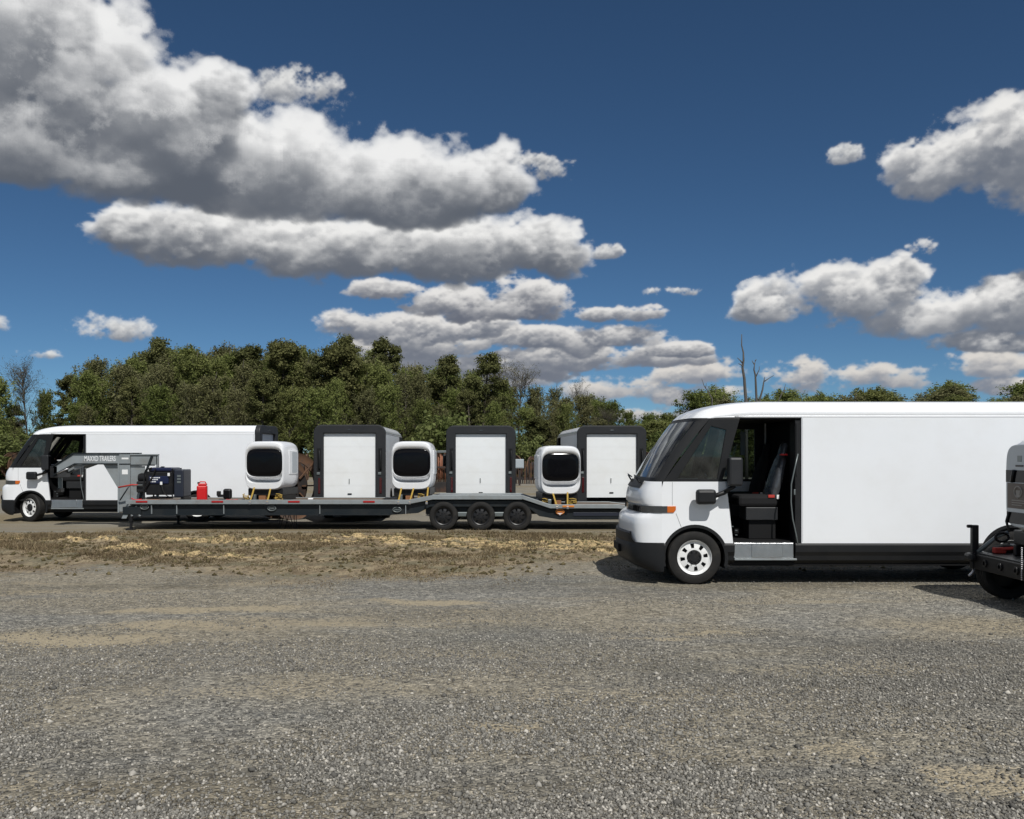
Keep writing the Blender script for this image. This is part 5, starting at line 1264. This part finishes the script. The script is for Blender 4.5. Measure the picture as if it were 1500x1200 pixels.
# ------------------------------------------------------------------ trees
def limb(b, p, d, L, r, n=4, seg=4, wob=0.16, rg=None, droop=0.0):
    pts = [Vector(p)]; d = Vector(d).normalized()
    for i in range(seg):
        d = (d + Vector((rg.uniform(-wob, wob), rg.uniform(-wob, wob), rg.uniform(-wob, wob) - droop))).normalized()
        pts.append(pts[-1] + d * L / seg)
    b.tube(pts, [r * (1 - 0.8 * i / seg) for i in range(seg + 1)], n, False)
    return pts, d
def leaves(name, clumps, per, size, m, seed, flat=0.6, shell=0.55):
    g = np.random.RandomState(seed)
    C = np.array([c_[0] for c_ in clumps]); Rr = np.array([c_[1] for c_ in clumps]); Tn = np.array([c_[2] for c_ in clumps])
    n = len(C) * per
    ci = np.repeat(np.arange(len(C)), per)
    dv = g.normal(size=(n, 3)); dv /= np.linalg.norm(dv, axis=1)[:, None]
    rad = (shell + (1 - shell) * g.rand(n)) * (0.75 + 0.45 * g.rand(n))
    pos = C[ci] + dv * (Rr[ci] * rad)[:, None] * np.array([1, 1, flat])
    nr = dv * 0.6 + g.normal(size=(n, 3)) * 0.6 + np.array([0, 0, 0.35]); nr /= np.linalg.norm(nr, axis=1)[:, None]
    t = np.cross(nr, g.normal(size=(n, 3))); t /= np.linalg.norm(t, axis=1)[:, None]; bt = np.cross(nr, t)
    s = size * (0.5 + 0.9 * g.rand(n))
    a = t * s[:, None]; b_ = bt * (s * 0.62)[:, None]
    V = np.stack([pos - a, pos - b_, pos + a, pos + b_], 1).reshape(-1, 3)
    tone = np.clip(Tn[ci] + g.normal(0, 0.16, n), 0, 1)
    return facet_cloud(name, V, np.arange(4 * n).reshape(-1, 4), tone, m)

def make_tree(kind, seed):
    rg = random.Random(seed)
    tr = MB(); cl = []
    root = thing({'pine': 'pine_tree', 'spring': 'deciduous_tree', 'olive': 'deciduous_tree', 'bush': 'bush', 'bare': 'bare_tree'}[kind])
    if kind == 'pine':
        H = 10.0
        pts, d = limb(tr, (0, 0, -0.1), (0.02, 0.02, 1), H * 0.97, 0.19, 7, 8, 0.035, rg)
        for k in range(58):
            h = 0.26 + 0.74 * rg.random() ** 0.8
            env = (1.75 * (1 - ((h - 0.26) / 0.74) ** 2.2) ** 0.55 + 0.35) * rg.uniform(0.5, 1.0)
            base = pts[min(7, int(h * 8))].lerp(pts[min(8, int(h * 8) + 1)], h * 8 % 1)
            a = rg.uniform(0, 2 * PI)
            lp, _ = limb(tr, base, (math.cos(a), math.sin(a), rg.uniform(0.05, 0.5)), env, 0.045, 3, 3, 0.14, rg)
            for q_, rr_ in ((lp[-1], 0.50), (lp[-2], 0.42)):
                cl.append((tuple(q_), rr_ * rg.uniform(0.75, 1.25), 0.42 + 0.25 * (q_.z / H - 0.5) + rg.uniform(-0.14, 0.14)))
        for k in range(6): cl.append((tuple(pts[-1] + Vector((rg.uniform(-.5, .5), rg.uniform(-.5, .5), rg.uniform(-.5, .15)))), 0.6, 0.55))
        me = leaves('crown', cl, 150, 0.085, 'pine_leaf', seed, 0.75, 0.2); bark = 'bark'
    elif kind in ('spring', 'olive'):
        H = 10.0
        pts, d = limb(tr, (0, 0, -0.1), (0.03, 0.0, 1), H * 0.90, 0.12, 6, 8, 0.06, rg)
        for k in range(64):
            h = 0.14 + 0.86 * rg.random() ** 0.85
            env = (1.55 * math.sin(PI * min(1, 0.18 + 0.78 * h)) ** 0.7 + 0.15) * rg.uniform(0.5, 1.1)
            hh = h * 0.88
            base = pts[min(7, int(hh * 8))].lerp(pts[min(8, int(hh * 8) + 1)], (hh * 8) % 1)
            a = rg.uniform(0, 2 * PI)
            lp, ld = limb(tr, base, (math.cos(a), math.sin(a), rg.uniform(0.7, 2.2)), env * 1.3, 0.03, 3, 4, 0.16, rg)
            for j in range(5):
                l2, _ = limb(tr, lp[1 + j % 4], ld + Vector((rg.uniform(-1, 1), rg.uniform(-1, 1), rg.uniform(-.2, .8))), env * 0.55, 0.012, 3, 2, 0.2, rg)
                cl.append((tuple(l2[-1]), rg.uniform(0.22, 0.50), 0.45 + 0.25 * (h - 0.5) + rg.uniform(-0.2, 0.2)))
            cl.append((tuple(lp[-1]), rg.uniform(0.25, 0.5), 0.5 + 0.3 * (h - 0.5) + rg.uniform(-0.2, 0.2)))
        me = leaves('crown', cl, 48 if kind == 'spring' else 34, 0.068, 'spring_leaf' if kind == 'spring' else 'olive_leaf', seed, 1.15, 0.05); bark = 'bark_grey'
    elif kind == 'bare':
        H = 10.0
        pts, d = limb(tr, (0, 0, -0.1), (0.02, 0, 1), H, 0.14, 6, 9, 0.06, rg)
        for k in range(26):
            h = 0.25 + 0.72 * rg.random()
            base = pts[min(8, int(h * 9))].lerp(pts[min(9, int(h * 9) + 1)], h * 9 % 1)
            a = rg.uniform(0, 2 * PI)
            lp, ld = limb(tr, base, (math.cos(a), math.sin(a), rg.uniform(0.8, 1.8)), (1 - h) * 4 + 0.9, 0.045, 3, 5, 0.16, rg)
            for j in range(7):
                l2, l2d = limb(tr, lp[1 + j % 5], ld + Vector((rg.uniform(-1, 1), rg.uniform(-1, 1), rg.uniform(-.2, .9))), rg.uniform(0.5, 1.4), 0.018, 3, 3, 0.25, rg)
                for i2 in range(3):
                    l3, _ = limb(tr, l2[1 + i2], l2d + Vector((rg.uniform(-1, 1), rg.uniform(-1, 1), rg.uniform(-.4, .8))), rg.uniform(0.3, 0.7), 0.009, 3, 2, 0.3, rg)
                    cl.append((tuple(l3[-1]), 0.30, 0.5 + rg.uniform(-.25, .25)))
        me = leaves('crown', cl, 9, 0.040, 'twig_bud', seed, 1.0, 0.1); bark = 'bark_grey'
    else:
        H = 3.0
        for k in range(16):
            a = rg.uniform(0, 2 * PI)
            lp, _ = limb(tr, (rg.uniform(-.3, .3), rg.uniform(-.3, .3), -0.05), (math.cos(a), math.sin(a), rg.uniform(0.5, 2.4)), rg.uniform(1.4, 2.7), 0.04, 3, 4, 0.2, rg)
            for q_ in lp[2:]:
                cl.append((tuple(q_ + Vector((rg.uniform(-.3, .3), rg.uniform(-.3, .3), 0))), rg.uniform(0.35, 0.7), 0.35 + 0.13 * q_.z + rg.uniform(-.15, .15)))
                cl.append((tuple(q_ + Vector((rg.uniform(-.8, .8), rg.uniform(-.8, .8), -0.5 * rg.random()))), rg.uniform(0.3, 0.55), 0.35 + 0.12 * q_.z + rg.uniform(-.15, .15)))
        me = leaves('crown', cl, 95, 0.085, 'bush_leaf', seed, 0.85, 0.3); bark = 'bark'
    tr.obj('trunk', bark, root, smooth=True)
    co = bpy.data.objects.new('crown', me); COL.objects.link(co); co.parent = root
    return root
PROTO = {k: [make_tree(k, s_) for s_ in seeds] for k, seeds in (('pine', (1, 2, 3)), ('spring', (11, 12, 13)), ('olive', (21, 22, 23)), ('bush', (31, 32)), ('bare', (41, 42)))}
USED = set()
TLAB = {'pine': ('dark evergreen pine with a rounded top in the wood behind the vans', 'tree', 'pines of the wood'),
        'spring': ('leafy fresh green tree in the wood behind the vans', 'tree', 'green trees of the wood'),
        'olive': ('olive brown tree with thin new leaves in the wood', 'tree', 'thin leaved trees of the wood'),
        'bush': ('bright green bush at the foot of the wood', 'bush', 'bushes at the foot of the wood'),
        'bare': ('grey leafless tree standing among the green trees', 'tree', 'bare trees of the wood')}
tg = random.Random(19)
def plant(kind, x, y, h, wide=1.0, label=None, group=None, vi=None):
    i = tg.randrange(len(PROTO[kind])) if vi is None else vi
    src = PROTO[kind][i]
    if (kind, i) in USED: o = copy_tree(src)
    else: o = src; USED.add((kind, i))
    base = 3.0 if kind == 'bush' else 10.0
    k = h / base
    o.location = (x, y, 0); o.scale = (k * wide, k * wide, k); o.rotation_euler = (0, 0, tg.uniform(0, 2 * PI))
    lb, ct, gp = TLAB[kind]
    tag(o, label or lb, ct, None)
    o['group'] = group or gp
    if label: del o['group']
    return o
# skyline of the wood: picture column -> row of the tree tops
SKX = [-120, 0, 20, 50, 85, 100, 130, 170, 200, 240, 310, 350, 400, 440, 500, 560, 600, 640, 680, 700, 720, 760, 800, 850, 900, 925, 945, 965, 1000, 1060, 1110, 1150, 1190, 1215, 1240, 1300, 1340, 1400, 1440, 1480, 1520, 1700]
SKY_ = [510, 538, 588, 600, 586, 552, 512, 512, 498, 490, 482, 496, 486, 496, 493, 500, 510, 523, 526, 530, 533, 552, 558, 566, 582, 600, 606, 588, 570, 558, 566, 556, 564, 560, 545, 552, 546, 542, 556, 550, 556, 550]
def top_h(x, y, slack=0.0):
    px = 750 + x / y * FPX
    return 2 + (HOR - (float(np.interp(px, SKX, SKY_)) + slack)) / FPX * y
for row, (yy, step, slack) in enumerate(((97, 2.2, -8), (91, 2.0, -2), (85, 1.9, 14), (79, 2.1, 44))):
    x = -0.72 * yy
    while x < 0.66 * yy:
        X = x + tg.uniform(-0.9, 0.9); Y = yy + tg.uniform(-2.2, 2.2)
        px = 750 + X / Y * FPX
        h = top_h(X, Y, slack * (0.6 if px > 940 else 1) + tg.uniform(-8, 14) * (1.0 if px < 940 else 1.7))
        r_ = tg.random()
        if px < 88 and row < 3 and -60 < px and px > 8: h *= 0.75
        if px < 600: kd = 'pine' if r_ < 0.17 else ('spring' if r_ < 0.56 else ('olive' if r_ < 0.97 else 'bare'))
        elif px < 930: kd = 'pine' if r_ < 0.10 else ('spring' if r_ < 0.50 else ('olive' if r_ < 0.95 else 'bare'))
        else: kd = 'spring' if r_ < 0.72 else ('olive' if r_ < 0.95 else 'pine')
        if h > 3.2: plant(kd, X, Y, h, tg.uniform(0.75, 1.2) * (1.4 if h < 7 else 1.0) * (1.55 if px > 940 else 1))
        x += step * (1.7 if px > 940 else 1.0)
x = -50
while x < 52:
    Y = 73.5 + tg.uniform(-2, 2.5)
    plant('bush', x + tg.uniform(-1, 1), Y, tg.uniform(2.4, 4.6), tg.uniform(0.9, 1.3)); x += 3.1
plant('pine', (703 - 750) / FPX * 84, 84, 2 + (HOR - 515) / FPX * 84, 1.05, 'dark round-topped pine rising alone above the sloping tree line', vi=1)
plant('bare', (42 - 750) / FPX * 74, 74, 2 + (HOR - 538) / FPX * 74, 0.85, 'tall leafless tree in the gap left of the wood', vi=0)
plant('spring', (64 - 750) / FPX * 76, 76, 2 + (HOR - 552) / FPX * 76, 0.75, 'slender light green tree in the gap beside the leafless one', vi=2)
plant('spring', (-6 - 750) / FPX * 72, 72, 2 + (HOR - 528) / FPX * 72, 1.1, 'full green tree standing by itself beyond the turned van', vi=0)
plant('bush', (12 - 750) / FPX * 68.5, 69.5, 4.0, 1.6, 'wide bright green bush above the rusty reels', vi=1)
plant('bush', (680 - 750) / FPX * 71, 71, 6.2, 0.9, 'tall green bush rising between two vans seen from behind', vi=0)

# dead snags behind the near van: bent trunks with a few broken branches
def snag(y, label, trunk, branches, r0=0.15):
    def W(q_): return Vector(((1060 + q_[0] / 7.53 - 750) / FPX * y, 0, 2 + (HOR - (470 + q_[1] / 7.53)) / FPX * y))
    pts = [W(q_) for q_ in trunk]; foot = Vector((pts[0].x * 1.0 + 0.05, 0, 0))
    t_ = thing('dead_tree', (foot.x, y, 0), 0, label, 'dead tree')
    rg = random.Random(len(trunk)); o = Vector((foot.x, 0, 0))
    allp = [foot - o, (foot + pts[0]) / 2 - o] + [q_ - o + Vector((0, rg.uniform(-.1, .1), 0)) for q_ in pts]
    n_ = len(allp)
    MB().tube(allp, [0.62 * r0 * (1 - 0.80 * (k / (n_ - 1)) ** 1.3) for k in range(n_)], 7, True).obj('trunk', 'dead_wood', t_, smooth=True)
    for br in branches:
        bp_ = [W(q_) - o + Vector((0, 0.12 * i * rg.uniform(-1, 1), 0)) for i, q_ in enumerate(br)]
        MB().tube(bp_, [r0 * 0.26 * (1 - 0.6 * i / (len(bp_) - 1)) for i in range(len(bp_))], 5, True).obj('branch', 'dead_wood', t_, smooth=True)
snag(56, 'tallest bare snag with two short side twigs rising behind the near van roof', [(245, 880), (240, 760), (225, 640), (210, 520), (216, 440), (215, 350), (203, 270), (197, 150)], [[(214, 475), (185, 440), (150, 408)], [(208, 505), (190, 486), (172, 470)], [(216, 440), (226, 415)]], 0.19)
snag(58, 'forked bare snag right beside the tallest one', [(365, 870), (358, 700), (350, 600), (332, 540), (334, 500), (352, 430)], [[(356, 620), (378, 575), (390, 540), (402, 500)], [(336, 480), (326, 458), (317, 436)], [(348, 445), (362, 425)]], 0.15)
snag(55, 'short leaning snag with one long side branch next to the forked one', [(395, 870), (425, 760), (443, 670), (450, 620)], [[(450, 668), (478, 648), (520, 625), (565, 598)]], 0.14)
snag(57, 'thin leaning bare stick beyond the van roof, right of the other snags', [(605, 880), (640, 800), (668, 755), (680, 700)], [], 0.10)
snag(57.5, 'thin bare stick leaning away from the other snags', [(-130, 860), (-170, 790), (-215, 720), (-245, 640)], [[(-200, 742), (-190, 690)]], 0.10)
